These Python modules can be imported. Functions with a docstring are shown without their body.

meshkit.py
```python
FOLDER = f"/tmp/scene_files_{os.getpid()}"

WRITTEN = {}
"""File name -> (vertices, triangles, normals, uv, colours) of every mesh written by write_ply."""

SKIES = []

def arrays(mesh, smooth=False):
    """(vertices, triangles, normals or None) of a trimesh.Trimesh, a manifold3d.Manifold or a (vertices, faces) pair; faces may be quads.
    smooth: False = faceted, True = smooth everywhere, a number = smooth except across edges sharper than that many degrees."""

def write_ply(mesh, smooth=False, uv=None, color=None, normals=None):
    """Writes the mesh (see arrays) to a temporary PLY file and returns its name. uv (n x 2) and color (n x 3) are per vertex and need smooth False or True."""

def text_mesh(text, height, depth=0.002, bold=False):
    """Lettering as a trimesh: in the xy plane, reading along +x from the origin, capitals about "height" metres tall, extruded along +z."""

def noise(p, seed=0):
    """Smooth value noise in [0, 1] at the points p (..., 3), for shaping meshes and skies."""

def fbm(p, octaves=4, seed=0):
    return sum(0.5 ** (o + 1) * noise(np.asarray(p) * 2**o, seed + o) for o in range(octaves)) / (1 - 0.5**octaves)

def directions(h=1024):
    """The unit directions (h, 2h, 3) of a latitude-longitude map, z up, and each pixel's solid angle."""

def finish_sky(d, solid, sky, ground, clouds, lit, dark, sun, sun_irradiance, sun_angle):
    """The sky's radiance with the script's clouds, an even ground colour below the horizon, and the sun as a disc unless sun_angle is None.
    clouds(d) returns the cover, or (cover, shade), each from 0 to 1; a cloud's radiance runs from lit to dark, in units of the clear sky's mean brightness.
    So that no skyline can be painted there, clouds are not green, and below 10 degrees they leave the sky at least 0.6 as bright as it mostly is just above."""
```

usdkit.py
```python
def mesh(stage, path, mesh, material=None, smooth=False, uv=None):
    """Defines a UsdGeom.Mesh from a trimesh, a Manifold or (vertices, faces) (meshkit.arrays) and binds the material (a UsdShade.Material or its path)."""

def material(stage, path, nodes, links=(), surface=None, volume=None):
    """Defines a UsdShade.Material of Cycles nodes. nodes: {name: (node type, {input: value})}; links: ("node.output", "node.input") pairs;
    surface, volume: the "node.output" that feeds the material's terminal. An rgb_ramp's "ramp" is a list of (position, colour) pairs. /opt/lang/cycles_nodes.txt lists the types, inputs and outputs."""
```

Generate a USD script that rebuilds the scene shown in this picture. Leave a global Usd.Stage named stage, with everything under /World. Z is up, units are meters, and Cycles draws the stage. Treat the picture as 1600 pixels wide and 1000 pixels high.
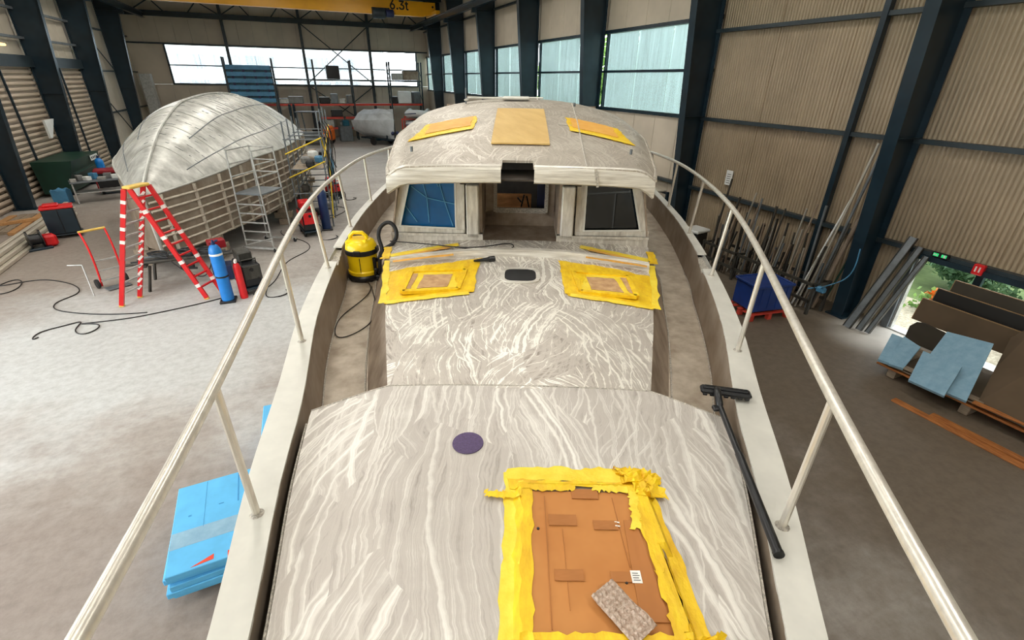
import math, random
import numpy as np, trimesh, usdkit, meshkit
from shapely.geometry import Polygon
from pxr import Usd, UsdGeom, UsdLux, UsdShade, Gf, Sdf

stage = Usd.Stage.CreateInMemory()
UsdGeom.SetStageUpAxis(stage, UsdGeom.Tokens.z)
UsdGeom.SetStageMetersPerUnit(stage, 1.0)
UsdGeom.Xform.Define(stage, '/World'); UsdGeom.Scope.Define(stage, '/World/Looks')

# ---------------------------------------------------------------- camera, sky, exposure
# world: x across the hall (right wall at +11.5), y down the hall (end wall at 47.8), z up, floor at 0
FPX, PITCH, YAW, ROLL, CAMZ = 736.0, 27.0, 23.0, 1.0, 4.8
EXPOSURE = -0.18
SKY = 2.4
ADDED_LIGHT = 13.0  # strength of the light panels added under the roof
def cam_axes():
    p, y, r = np.radians([PITCH, YAW, ROLL])
    f = np.array([np.sin(y) * np.cos(p), np.cos(y) * np.cos(p), -np.sin(p)]); rt = np.array([np.cos(y), -np.sin(y), 0]); up = np.cross(rt, f)
    return rt * np.cos(r) + up * np.sin(r), -rt * np.sin(r) + up * np.cos(r), f
RT, UP, FW = cam_axes()
cam = UsdGeom.Camera.Define(stage, '/World/camera')
cam.AddTransformOp().Set(Gf.Matrix4d(*map(float, [*RT, 0, *UP, 0, *(-FW), 0, 0, 0, CAMZ, 1])))
cam.CreateHorizontalApertureAttr(36.0); cam.CreateVerticalApertureAttr(22.5)
cam.CreateFocalLengthAttr(36.0 * FPX / 1600); cam.CreateClippingRangeAttr(Gf.Vec2f(0.05, 500)); cam.CreateExposureAttr(EXPOSURE)
dome = UsdLux.DomeLight.Define(stage, '/World/sky'); dome.CreateIntensityAttr(SKY); dome.CreateColorAttr(Gf.Vec3f(0.93, 0.98, 1.0))

# ---------------------------------------------------------------- materials
def lin(c):
    c = np.asarray(c, float) / 255
    return tuple(np.where(c <= .04045, c / 12.92, ((c + .055) / 1.055) ** 2.4))
MATS = {}
def simple(name, col, rough=.6, metal=0., var=.12, scale=6., bump=0., bscale=None, col2=None, detail=4, stretch=(1, 1, 1), spec=None):
    """even colour with noise between two tones, optional fine relief"""
    a = np.array(lin(col)); b = np.array(lin(col2)) if col2 is not None else np.clip(a * (1 - var * 2), 0, 1)
    a2 = a if col2 is not None else np.clip(a * (1 + var), 0, 1)
    n = {'t': ('texture_coordinate', {}), 'm': ('mapping', {'scale': stretch}), 'n': ('noise_texture', {'scale': scale, 'detail': detail, 'roughness': .6}),
         'r': ('rgb_ramp', {'ramp': [(.3, tuple(b)), (.7, tuple(a2))]}), 'p': ('principled_bsdf', {'roughness': rough, 'metallic': metal})}
    l = [('t.object', 'm.vector'), ('m.vector', 'n.vector'), ('n.fac', 'r.fac'), ('r.color', 'p.base_color')]
    if bump:
        n['n2'] = ('noise_texture', {'scale': bscale or scale * 4, 'detail': 3}); n['b'] = ('bump', {'strength': bump, 'distance': .01})
        l += [('m.vector', 'n2.vector'), ('n2.fac', 'b.height'), ('b.normal', 'p.normal')]
    MATS[name] = usdkit.material(stage, '/World/Looks/' + name, n, l, surface='p.BSDF')
def emit(name, col, strength):
    MATS[name] = usdkit.material(stage, '/World/Looks/' + name, {'e': ('emission', {'color': lin(col), 'strength': strength})}, [], surface='e.emission')

def swirl(name, dark, mid, bright, metal=.3, cell=2.2, freq=28., along=.45, rlo=.3, rhi=.6, bump=.25, side=.9, nfw=.62, stops=(.56, .69, .765, .84)):
    """aluminium gone over with a disc grinder: two passes of arcs of strokes, cell by cell, each arc bowed away from the centreline"""
    n = {'t': ('texture_coordinate', {}), 'wn': ('noise_texture', {'scale': 4.5, 'detail': 3}), 'ws': ('vector_math', {'math_type': 'subtract', 'vector2': (.5, .5, .5)}),
         'wm': ('vector_math', {'math_type': 'multiply', 'vector2': (.09, .14, 0)}), 'wa': ('vector_math', {'math_type': 'add'}),
         'nf': ('noise_texture', {'scale': 5.0, 'detail': 8, 'roughness': .72}), 'ng': ('noise_texture', {'scale': 1.3, 'detail': 4}),
         'mmx': ('math', {'math_type': 'maximum'}), 'mx': ('math', {'math_type': 'multiply_add', 'value2': nfw}), 'ct': ('math', {'math_type': 'multiply_add', 'value2': .22}),
         'r': ('rgb_ramp', {'ramp': [(.80, lin(dark)), (.98, lin(mid)), (1.0, lin(mid)), (1.0, lin(mid))]}), 'sc_': ('math', {'math_type': 'multiply', 'value2': .72}),
         'mr': ('map_range', {'from_min': .55, 'from_max': .95, 'to_min': rhi, 'to_max': rlo, 'clamp': True}), 'b': ('bump', {'strength': bump, 'distance': .006}), 'p': ('principled_bsdf', {'metallic': metal})}
    n['r'] = ('rgb_ramp', {'ramp': [(stops[0], lin(dark)), (stops[1], lin(mid)), (stops[2], lin(mid)), (stops[3], lin(bright)), (.95, lin(bright))]})
    l = [('t.object', 'wn.vector'), ('wn.color', 'ws.vector1'), ('ws.vector', 'wm.vector1'), ('t.object', 'wa.vector1'), ('wm.vector', 'wa.vector2'), ('t.object', 'nf.vector'), ('t.object', 'ng.vector')]
    for q, (off, cs, fs, sd) in enumerate([((0, 0, 0), cell, freq, side), ((3.37, 1.71, 0), cell * .72, freq * .62, side * 1.5)]):
        q = 'ab'[q]
        n |= {'o' + q: ('vector_math', {'math_type': 'add', 'vector2': off}), 'mp' + q: ('vector_math', {'math_type': 'multiply', 'vector2': (1, along, 0)}), 'v' + q: ('voronoi_texture', {'scale': cs, 'randomness': 1.0, 'feature': 'f1'}),
              'd' + q: ('vector_math', {'math_type': 'subtract'}), 'du' + q: ('vector_math', {'math_type': 'multiply', 'vector2': (1, 1 / along, 0)}), 'sc' + q: ('separate_color', {}), 'sp' + q: ('separate_xyz', {}),
              'ra' + q: ('math', {'math_type': 'multiply_add', 'value2': 1.1, 'value3': -.55 - off[0]}), 'rs' + q: ('math', {'math_type': 'add'}), 'gt' + q: ('math', {'math_type': 'greater_than', 'value2': 0.0}), 'g2' + q: ('math', {'math_type': 'multiply_add', 'value2': 2.0, 'value3': -1.0}),
              'so' + q: ('math', {'math_type': 'multiply_add', 'value2': sd, 'value3': sd * .7}), 'px' + q: ('math', {'math_type': 'multiply'}), 'py' + q: ('math', {'math_type': 'multiply_add', 'value2': 1.3, 'value3': -.65}), 'cx' + q: ('combine_xyz', {}),
              'da' + q: ('vector_math', {'math_type': 'add'}), 'len' + q: ('vector_math', {'math_type': 'length'}), 'w1' + q: ('math', {'math_type': 'multiply', 'value2': 60.0}), 'w2' + q: ('math', {'math_type': 'multiply_add', 'value2': fs}),
              'n1' + q: ('noise_texture', {'dimensions': '1D', 'scale': 1.0, 'detail': 4, 'roughness': .7}), 'lv' + q: ('math', {'math_type': 'multiply_add', 'value2': .16})}
        l += [(x.replace('@', q), y.replace('@', q)) for x, y in [('wa.vector', 'o@.vector1'), ('o@.vector', 'mp@.vector1'), ('mp@.vector', 'v@.vector'), ('mp@.vector', 'd@.vector1'), ('v@.position', 'd@.vector2'), ('d@.vector', 'du@.vector1'), ('v@.color', 'sc@.color'), ('v@.position', 'sp@.vector'),
              ('sc@.r', 'ra@.value1'), ('ra@.value', 'rs@.value1'), ('sp@.x', 'rs@.value2'), ('rs@.value', 'gt@.value1'), ('gt@.value', 'g2@.value1'), ('sc@.b', 'so@.value1'), ('so@.value', 'px@.value1'), ('g2@.value', 'px@.value2'), ('sc@.g', 'py@.value1'), ('px@.value', 'cx@.x'), ('py@.value', 'cx@.y'),
              ('du@.vector', 'da@.vector1'), ('cx@.vector', 'da@.vector2'), ('da@.vector', 'len@.vector1'), ('sc@.b', 'w1@.value1'), ('len@.value', 'w2@.value1'), ('w1@.value', 'w2@.value3'), ('w2@.value', 'n1@.w'), ('sc@.g', 'lv@.value1'), ('n1@.fac', 'lv@.value3')]]
    l += [('lva.value', 'mmx.value1'), ('lvb.value', 'mmx.value2'), ('nf.fac', 'mx.value1'), ('mmx.value', 'mx.value3'), ('ng.fac', 'ct.value1'), ('mx.value', 'ct.value3'), ('ct.value', 'sc_.value1'), ('sc_.value', 'r.fac'), ('r.color', 'p.base_color'),
          ('sc_.value', 'mr.value'), ('mr.result', 'p.roughness'), ('mx.value', 'b.height'), ('b.normal', 'p.normal')]
    MATS[name] = usdkit.material(stage, '/World/Looks/' + name, n, l, surface='p.BSDF')

swirl('ground_aluminium', (152, 142, 132), (194, 186, 176), (246, 242, 232), cell=3.0, freq=30., along=.5, side=.7)
swirl('ground_aluminium_long', (150, 141, 133), (190, 183, 175), (230, 226, 218), cell=2.0, freq=20., along=.42, side=1.5, nfw=.26, stops=(.40, .55, .60, .75), bump=.5)
swirl('ground_aluminium_soft', (154, 145, 132), (176, 167, 154), (206, 199, 186), cell=5.0, freq=34., side=.5, bump=.1)
simple('streaked_aluminium', (240, 236, 226), .4, .25, scale=3, col2=(182, 175, 162), stretch=(.7, 5, 11), detail=6, bump=.25, bscale=7)
simple('frame_streaked', (226, 221, 210), .45, .25, scale=3, col2=(176, 168, 155), stretch=(6, 6, 1.2), detail=6)
simple('deck_aluminium', (204, 193, 176), .5, .2, scale=4, col2=(150, 134, 116), bump=.2, detail=7)
simple('stained_aluminium', (178, 162, 144), .55, .25, scale=3.2, col2=(122, 104, 88), bump=.2)
simple('pale_cap', (214, 212, 203), .45, .15, var=.05, scale=4)
simple('weld', (205, 198, 186), .5, .4, var=.25, scale=60, bump=.8)
simple('stainless', (226, 220, 208), .3, .5, var=.08, scale=20, stretch=(1, 1, .2))
simple('hull_aluminium', (206, 206, 200), .45, .35, scale=1.6, col2=(160, 158, 150), bump=.15)
simple('hull_scuffed', (222, 221, 214), .38, .3, scale=2.4, col2=(150, 148, 142), detail=9, bump=.4, stretch=(1, 1.6, 1))
simple('frame_aluminium', (196, 186, 170), .5, .3, scale=6, col2=(160, 148, 132))
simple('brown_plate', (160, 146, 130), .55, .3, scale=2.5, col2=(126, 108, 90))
simple('dark_steel', (24, 43, 54), .3, 0, var=.15, scale=2)
simple('girt_steel', (40, 52, 58), .45, 0, var=.15, scale=2)
simple('grey_steel', (112, 118, 122), .45, .3, var=.15, scale=4)
simple('pale_steel', (188, 188, 184), .4, .4, var=.15, scale=8)
simple('beige_panel', (200, 188, 170), .6, 0, var=.06, scale=.8)
simple('beige_sheet', (166, 149, 124), .5, 0, var=.08, scale=.9)
simple('beige_slat', (196, 178, 158), .55, 0, var=.06, scale=1)
simple('roof_sheet', (150, 150, 148), .7, 0, var=.05)
simple('crane_yellow', (236, 168, 20), .4, 0, var=.05, scale=1)
simple('black_print', (20, 18, 16), .6, 0, var=0)
simple('black_rubber', (24, 24, 26), .55, 0, var=.2, scale=10)
simple('black_plastic', (22, 23, 26), .35, 0, var=.1, scale=10)
simple('vacuum_yellow', (250, 212, 10), .32, 0, var=.03, scale=3)
simple('masking_tape', (246, 210, 22), .5, 0, scale=14, col2=(222, 172, 6), bump=.7, bscale=26, stretch=(1, .5, 1))
simple('masking_tape_pale', (246, 222, 72), .5, 0, scale=9, col2=(236, 198, 30), bump=.5, bscale=20)
simple('tape_orange', (232, 178, 84), .55, 0, scale=8, col2=(222, 158, 60))
simple('cardboard', (198, 134, 70), .7, 0, scale=2.5, col2=(184, 118, 56))
simple('cardboard_dark', (176, 112, 54), .65, 0, var=.06, scale=3)
simple('brown_paper', (206, 168, 122), .7, 0, scale=12, col2=(170, 128, 86))
simple('plywood', (214, 180, 110), .6, 0, scale=5, col2=(196, 158, 88), stretch=(1, .25, 1))
simple('timber', (196, 150, 96), .65, 0, scale=5, col2=(160, 112, 66), stretch=(1, 6, 6))
simple('timber_grey', (158, 142, 122), .7, 0, scale=5, col2=(120, 104, 86), stretch=(6, 1, 6))
simple('timber_orange', (190, 122, 62), .65, 0, scale=5, col2=(140, 80, 36), stretch=(6, 1, 6))
simple('purple_disc', (92, 76, 110), .85, 0, var=.12, scale=60, bump=.4)
simple('blue_foam', (92, 178, 226), .7, 0, var=.05, scale=5)
simple('blue_foam_pale', (140, 176, 196), .7, 0, scale=9, col2=(122, 160, 184), bump=.2)
simple('blue_foam_cut', (60, 140, 196), .8, 0, var=.08, scale=12)
simple('red_tape', (226, 66, 34), .5, 0, var=.05)
simple('brown_board', (92, 76, 58), .9, 0, var=.1, scale=1.4)
simple('brown_board_dark', (62, 56, 46), .85, 0, var=.1, scale=1.6)
simple('board_edge', (150, 120, 84), .7, 0, var=.1, scale=6)
simple('black_board', (24, 22, 20), .45, 0, var=.1, scale=2)
simple('red_paint', (214, 28, 32), .35, 0, var=.06, scale=4)
simple('dark_red', (150, 24, 34), .4, 0, var=.1, scale=6)
simple('rack_red', (196, 64, 48), .5, 0, var=.08, scale=4)
simple('white_tape', (236, 226, 220), .5, 0, var=.05)
simple('yellow_grip', (228, 190, 90), .5, 0, var=.1)
simple('gas_blue', (20, 120, 200), .35, 0, var=.06, scale=5)
simple('gas_navy', (22, 48, 92), .4, 0, var=.1, scale=5)
simple('gas_teal', (34, 92, 110), .4, 0, var=.1, scale=5)
simple('brass', (180, 140, 70), .3, .9, var=.1)
simple('crate_blue', (16, 52, 124), .5, 0, var=.12, scale=3)
simple('navy_plastic', (30, 40, 78), .5, 0, var=.1, scale=3)
simple('steel_blue', (70, 130, 168), .5, 0, var=.12, scale=3)
simple('green_paint', (14, 56, 42), .5, 0, var=.15, scale=2)
simple('white_paint', (226, 228, 226), .5, 0, var=.04, scale=3)
simple('grey_tarp', (198, 204, 208), .6, 0, var=.1, scale=2, bump=.4)
simple('rib_tube', (214, 216, 218), .5, 0, var=.05, scale=2)
simple('orange_paint', (238, 112, 24), .4, 0, var=.05)
simple('grey_box', (126, 126, 124), .6, 0, var=.15, scale=3)
simple('dark_bar', (74, 72, 66), .45, .4, var=.25, scale=8, stretch=(1, 1, .2))
simple('pale_bar', (190, 186, 174), .35, .6, var=.1, scale=8, stretch=(1, 1, .2))
simple('alu_profile', (214, 206, 190), .4, .4, var=.08, scale=6, stretch=(4, .3, 4))
simple('cable', (38, 34, 32), .6, 0, var=.1)
simple('paper', (240, 238, 232), .7, 0, var=.03)
simple('yellow_pole', (222, 190, 40), .45, 0, var=.1)
simple('interior_wood', (214, 150, 92), .55, 0, scale=3, col2=(120, 74, 38), stretch=(1, 4, 4))
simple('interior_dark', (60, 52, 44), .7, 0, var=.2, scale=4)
simple('bark', (92, 80, 66), .9, 0, var=.2, scale=8, bump=.5)
simple('gravel', (176, 168, 148), .9, 0, scale=14, col2=(120, 112, 92), detail=8, bump=.6)
simple('meadow', (104, 124, 70), .9, 0, scale=2, col2=(74, 92, 48), detail=6, bump=.5)
simple('render_wall', (196, 200, 202), .8, 0, var=.05)
simple('slate_glass', (110, 124, 136), .15, 0, var=.05)
simple('blue_film', (14, 96, 150), .22, 0, scale=3, col2=(8, 78, 130), bump=.35, bscale=9)
simple('film_fold', (70, 140, 180), .3, 0, var=.1)
simple('bubble_wrap', (206, 188, 172), .3, 0, scale=70, col2=(160, 132, 112), bump=1.0, bscale=90)
simple('added_panel_housing', (210, 210, 208), .5, 0, var=.02)
emit('added_panel_glow', (255, 250, 240), ADDED_LIGHT)
emit('exit_green', (60, 210, 120), 1.2)
emit('small_lamp_glow', (255, 190, 120), 4.0)

def leafmat(name, a, b):
    MATS[name] = usdkit.material(stage, '/World/Looks/' + name, {
        't': ('texture_coordinate', {}), 'n': ('noise_texture', {'scale': 1.2, 'detail': 3}), 'r': ('rgb_ramp', {'ramp': [(.35, lin(a)), (.65, lin(b))]}),
        'd': ('principled_bsdf', {'roughness': .7}), 'l': ('translucent_bsdf', {}), 'm': ('mix_closure', {'fac': .35})},
        [('t.object', 'n.vector'), ('n.fac', 'r.fac'), ('r.color', 'd.base_color'), ('r.color', 'l.color'), ('d.BSDF', 'm.closure1'), ('l.BSDF', 'm.closure2')], surface='m.closure')
leafmat('leaf', (84, 122, 58), (150, 186, 104)); leafmat('leaf_blue', (86, 122, 92), (136, 170, 132))

def pane(name, haze, tint, strength, streak=True):
    """hazy sheet glazing: part of the light goes straight through, part is scattered by dirt and ribs"""
    n = {'t': ('texture_coordinate', {}), 'm': ('mapping', {'scale': (9, 9, .5)}), 'n': ('noise_texture', {'scale': 1.0, 'detail': 5, 'roughness': .7}),
         'mr': ('map_range', {'from_min': .25, 'from_max': .75, 'to_min': max(haze - .16, 0), 'to_max': haze + .16}),
         'tr': ('transparent_bsdf', {'color': tint}), 'tl': ('translucent_bsdf', {'color': lin(strength)}), 'df': ('mix_closure', {}),
         'gl': ('glossy_bsdf', {'roughness': .12, 'color': (.9, .9, .9)}), 'fr': ('fresnel', {'IOR': 1.35}), 'o': ('mix_closure', {})}
    l = [('t.object', 'm.vector'), ('m.vector', 'n.vector'), ('n.fac', 'mr.value'), ('mr.result', 'df.fac'), ('tr.BSDF', 'df.closure1'), ('tl.BSDF', 'df.closure2'),
         ('fr.fac', 'o.fac'), ('df.closure', 'o.closure1'), ('gl.BSDF', 'o.closure2')]
    MATS[name] = usdkit.material(stage, '/World/Looks/' + name, n, l, surface='o.closure')
pane('hazy_glazing', .5, (.84, .93, .92), (214, 230, 232)); pane('bright_glazing', .22, (.95, .97, 1.0), (236, 242, 250))
MATS['dark_glass'] = usdkit.material(stage, '/World/Looks/dark_glass', {
    'tr': ('transparent_bsdf', {'color': (.10, .14, .18)}), 'gl': ('glossy_bsdf', {'roughness': .03, 'color': (.9, .95, 1)}), 'fr': ('fresnel', {'IOR': 1.6}), 'o': ('mix_closure', {})},
    [('fr.fac', 'o.fac'), ('tr.BSDF', 'o.closure1'), ('gl.BSDF', 'o.closure2')], surface='o.closure')

# concrete floor: pale grinding dust in the working lane, brown tyre-worn ground elsewhere, fine cracks and scratches; daylight spill by the side door painted in
def blob(n, l, name, src, cx, cy, rx, ry, soft):
    """1 inside an ellipse, fading over `soft`: a stain, dust patch or painted daylight spill of the floor"""
    n[name + 's'] = ('vector_math', {'math_type': 'subtract', 'vector2': (cx, cy, 0)}); n[name + 'm'] = ('vector_math', {'math_type': 'multiply', 'vector2': (1 / rx, 1 / ry, 0)})
    n[name + 'l'] = ('vector_math', {'math_type': 'length'}); n[name] = ('map_range', {'range_type': 'smoothstep', 'from_min': 1 - soft, 'from_max': 1 + soft, 'to_min': 1, 'to_max': 0, 'clamp': True})
    l += [(src, name + 's.vector1'), (name + 's.vector', name + 'm.vector1'), (name + 'm.vector', name + 'l.vector1'), (name + 'l.value', name + '.value')]
cn_ = {'t': ('texture_coordinate', {}), 'wn': ('noise_texture', {'scale': .45, 'detail': 5, 'roughness': .65}), 'ws': ('vector_math', {'math_type': 'subtract', 'vector2': (.5, .5, .5)}), 'wm': ('vector_math', {'math_type': 'multiply', 'vector2': (7, 7, 0)}), 'wa': ('vector_math', {'math_type': 'add'}),
    'n1': ('noise_texture', {'scale': .3, 'detail': 7, 'roughness': .62, 'distortion': .4}), 'm2': ('mapping', {'scale': (.5, 2.4, 1), 'rotation': (0, 0, .42)}), 'n2': ('noise_texture', {'scale': .9, 'detail': 8, 'roughness': .7}), 'n3': ('noise_texture', {'scale': 7, 'detail': 7, 'roughness': .72}),
    'a2': ('math', {'math_type': 'multiply', 'value2': .45}), 'a': ('math', {'math_type': 'multiply_add', 'value2': .55}),
    'r': ('rgb_ramp', {'ramp': [(.34, lin((148, 138, 130))), (.5, lin((172, 165, 158))), (.66, lin((190, 187, 182)))]}),
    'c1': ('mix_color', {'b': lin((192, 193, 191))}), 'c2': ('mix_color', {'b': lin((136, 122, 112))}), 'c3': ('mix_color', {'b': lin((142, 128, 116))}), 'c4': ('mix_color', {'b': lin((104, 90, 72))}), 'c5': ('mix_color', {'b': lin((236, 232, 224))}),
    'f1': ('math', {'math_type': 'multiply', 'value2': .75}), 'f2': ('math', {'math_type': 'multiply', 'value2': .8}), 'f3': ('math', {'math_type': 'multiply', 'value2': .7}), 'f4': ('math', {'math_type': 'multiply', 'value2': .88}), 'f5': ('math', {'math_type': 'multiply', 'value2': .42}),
    'sx': ('separate_xyz', {}), 'rt': ('map_range', {'range_type': 'smoothstep', 'from_min': 2.5, 'from_max': 6.5, 'to_min': 0, 'to_max': 1, 'clamp': True}), 'fy': ('map_range', {'range_type': 'smoothstep', 'from_min': 13, 'from_max': 24, 'to_min': 1, 'to_max': 0, 'clamp': True}), 'rf': ('math', {'math_type': 'multiply'}),
    'r3': ('rgb_ramp', {'ramp': [(.34, (.62, .60, .58)), (.60, (1, 1, 1))]}), 'mm': ('mix_color', {'blend_type': 'multiply', 'fac': .55}), 'b': ('bump', {'strength': .2, 'distance': .008}), 'p': ('principled_bsdf', {'roughness': .6})}
cl_ = [('t.object', 'wn.vector'), ('wn.color', 'ws.vector1'), ('ws.vector', 'wm.vector1'), ('t.object', 'wa.vector1'), ('wm.vector', 'wa.vector2'), ('t.object', 'n1.vector'), ('t.object', 'm2.vector'), ('m2.vector', 'n2.vector'), ('t.object', 'n3.vector'),
    ('n2.fac', 'a2.value1'), ('n1.fac', 'a.value1'), ('a2.value', 'a.value3'), ('a.value', 'r.fac'), ('wa.vector', 'sx.vector'), ('sx.x', 'rt.value'), ('sx.y', 'fy.value'), ('rt.result', 'rf.value1'), ('fy.result', 'rf.value2')]
blob(cn_, cl_, 'dust', 'wa.vector', -4.5, 10.6, 6.0, 2.6, .4); blob(cn_, cl_, 'worn', 'wa.vector', -4.0, 3.6, 6.0, 3.4, .5); blob(cn_, cl_, 'store', 'wa.vector', -7.5, 18.0, 3.4, 6.0, .45); blob(cn_, cl_, 'pale', 't.object', 10.75, 5.2, .9, .75, .5)  # pale blob: daylight spill by the side door, painted into the floor colour
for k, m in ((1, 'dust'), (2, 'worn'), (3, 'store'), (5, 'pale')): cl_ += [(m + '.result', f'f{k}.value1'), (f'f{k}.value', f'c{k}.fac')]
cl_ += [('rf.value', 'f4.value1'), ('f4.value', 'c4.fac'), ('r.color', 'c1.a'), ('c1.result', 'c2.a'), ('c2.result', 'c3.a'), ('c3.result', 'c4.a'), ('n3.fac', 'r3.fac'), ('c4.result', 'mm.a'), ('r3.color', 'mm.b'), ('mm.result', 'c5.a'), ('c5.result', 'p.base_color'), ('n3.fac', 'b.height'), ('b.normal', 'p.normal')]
MATS['concrete'] = usdkit.material(stage, '/World/Looks/concrete', cn_, cl_, surface='p.BSDF')

# ---------------------------------------------------------------- mesh helpers
cat = trimesh.util.concatenate
def V3(*a): return np.array(a, float)
def tm(v, f): return trimesh.Trimesh(np.asarray(v, float), np.asarray(f, int), process=False)
def rotm(rx=0, ry=0, rz=0): return trimesh.transformations.euler_matrix(math.radians(rx), math.radians(ry), math.radians(rz), 'sxyz')
def mv(m, t=(0, 0, 0), rx=0, ry=0, rz=0):
    m = m.copy(); M = rotm(rx, ry, rz); M[:3, 3] = t; m.apply_transform(M); return m
def box(c, s, rz=0, rx=0, ry=0): return mv(trimesh.creation.box(s), c, rx, ry, rz)
def cbox(c, s, b=.01, rz=0, rx=0, ry=0):
    h = np.array(s) / 2; b = min(b, h.min() * .9); pts = []
    for sx in (-1, 1):
        for sy in (-1, 1):
            for sz in (-1, 1):
                g = np.array([sx, sy, sz])
                for k in range(3):
                    q = g * (h - b); q[k] = g[k] * h[k]; pts.append(q)
    return mv(trimesh.convex.convex_hull(np.array(pts)), c, rx, ry, rz)
def beam(p, q, w, h=None, up=(0, 0, 1)):
    p, q = np.array(p, float), np.array(q, float); h = h or w; d = q - p; L = np.linalg.norm(d); d /= L; up = np.array(up, float)
    if abs(d @ up) > .98: up = V3(0, 1, 0)
    x = np.cross(d, up); x /= np.linalg.norm(x); z = np.cross(x, d)
    M = np.eye(4); M[:3, 0], M[:3, 1], M[:3, 2], M[:3, 3] = x, d, z, (p + q) / 2
    m = trimesh.creation.box((w, L, h)); m.apply_transform(M); return m
def tube(pts, r, n=8, closed=False):
    P = np.array(pts, float); k = len(P); rr = np.broadcast_to(np.asarray(r, float), (k,))
    T = np.roll(P, -1, 0) - np.roll(P, 1, 0) if closed else np.gradient(P, axis=0)
    T /= np.maximum(np.linalg.norm(T, axis=1, keepdims=True), 1e-9)
    u = np.cross(T[0], V3(0, 0, 1) if abs(T[0][2]) < .9 else V3(1, 0, 0)); u /= np.linalg.norm(u); vs = []
    a = np.linspace(0, 2 * np.pi, n, endpoint=False)
    for i in range(k):
        u = u - T[i] * (u @ T[i]); u /= np.linalg.norm(u); w = np.cross(T[i], u)
        vs.append(P[i] + rr[i] * (np.cos(a)[:, None] * u + np.sin(a)[:, None] * w))
    v = np.concatenate(vs); f = []
    for i in range(k if closed else k - 1):
        for j in range(n):
            a0, a1, b0, b1 = i * n + j, i * n + (j + 1) % n, ((i + 1) % k) * n + j, ((i + 1) % k) * n + (j + 1) % n
            f += [(a0, a1, b1), (a0, b1, b0)]
    if not closed:
        v = np.vstack([v, P[0], P[-1]]); c0, c1 = len(v) - 2, len(v) - 1
        for j in range(n): f += [(c0, (j + 1) % n, j), (c1, (k - 1) * n + j, (k - 1) * n + (j + 1) % n)]
    return tm(v, f)
def rod(p, q, r, n=8): return tube([p, q], r, n)
def smoothpath(pts, m=6):
    from scipy.interpolate import CubicSpline
    P = np.array(pts, float); t = np.r_[0, np.cumsum(np.linalg.norm(np.diff(P, axis=0), axis=1))]
    return CubicSpline(t, P)(np.linspace(0, t[-1], m * (len(P) - 1) + 1))
def lathe(prof, n=24, c=(0, 0, 0)):
    prof = np.array(prof, float); a = np.linspace(0, 2 * np.pi, n, endpoint=False); k = len(prof)
    v = np.array([[r * np.cos(t), r * np.sin(t), z] for r, z in prof for t in a]) + np.array(c); f = []
    for i in range(k - 1):
        for j in range(n):
            a0, a1, b0, b1 = i * n + j, i * n + (j + 1) % n, (i + 1) * n + j, (i + 1) * n + (j + 1) % n
            f += [(a0, a1, b1), (a0, b1, b0)]
    return tm(v, f)
def extr(poly, h, c=(0, 0, 0), rx=0, ry=0, rz=0):
    return mv(trimesh.creation.extrude_polygon(Polygon(poly), h, engine='earcut'), c, rx, ry, rz)
def sheet(G):
    G = np.asarray(G, float); m, n = G.shape[:2]; i = np.arange(m * n).reshape(m, n)
    f = np.stack([i[:-1, :-1], i[1:, :-1], i[1:, 1:], i[:-1, 1:]], -1).reshape(-1, 4)
    return tm(G.reshape(-1, 3), np.vstack([f[:, [0, 1, 2]], f[:, [0, 2, 3]]]))
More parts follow.
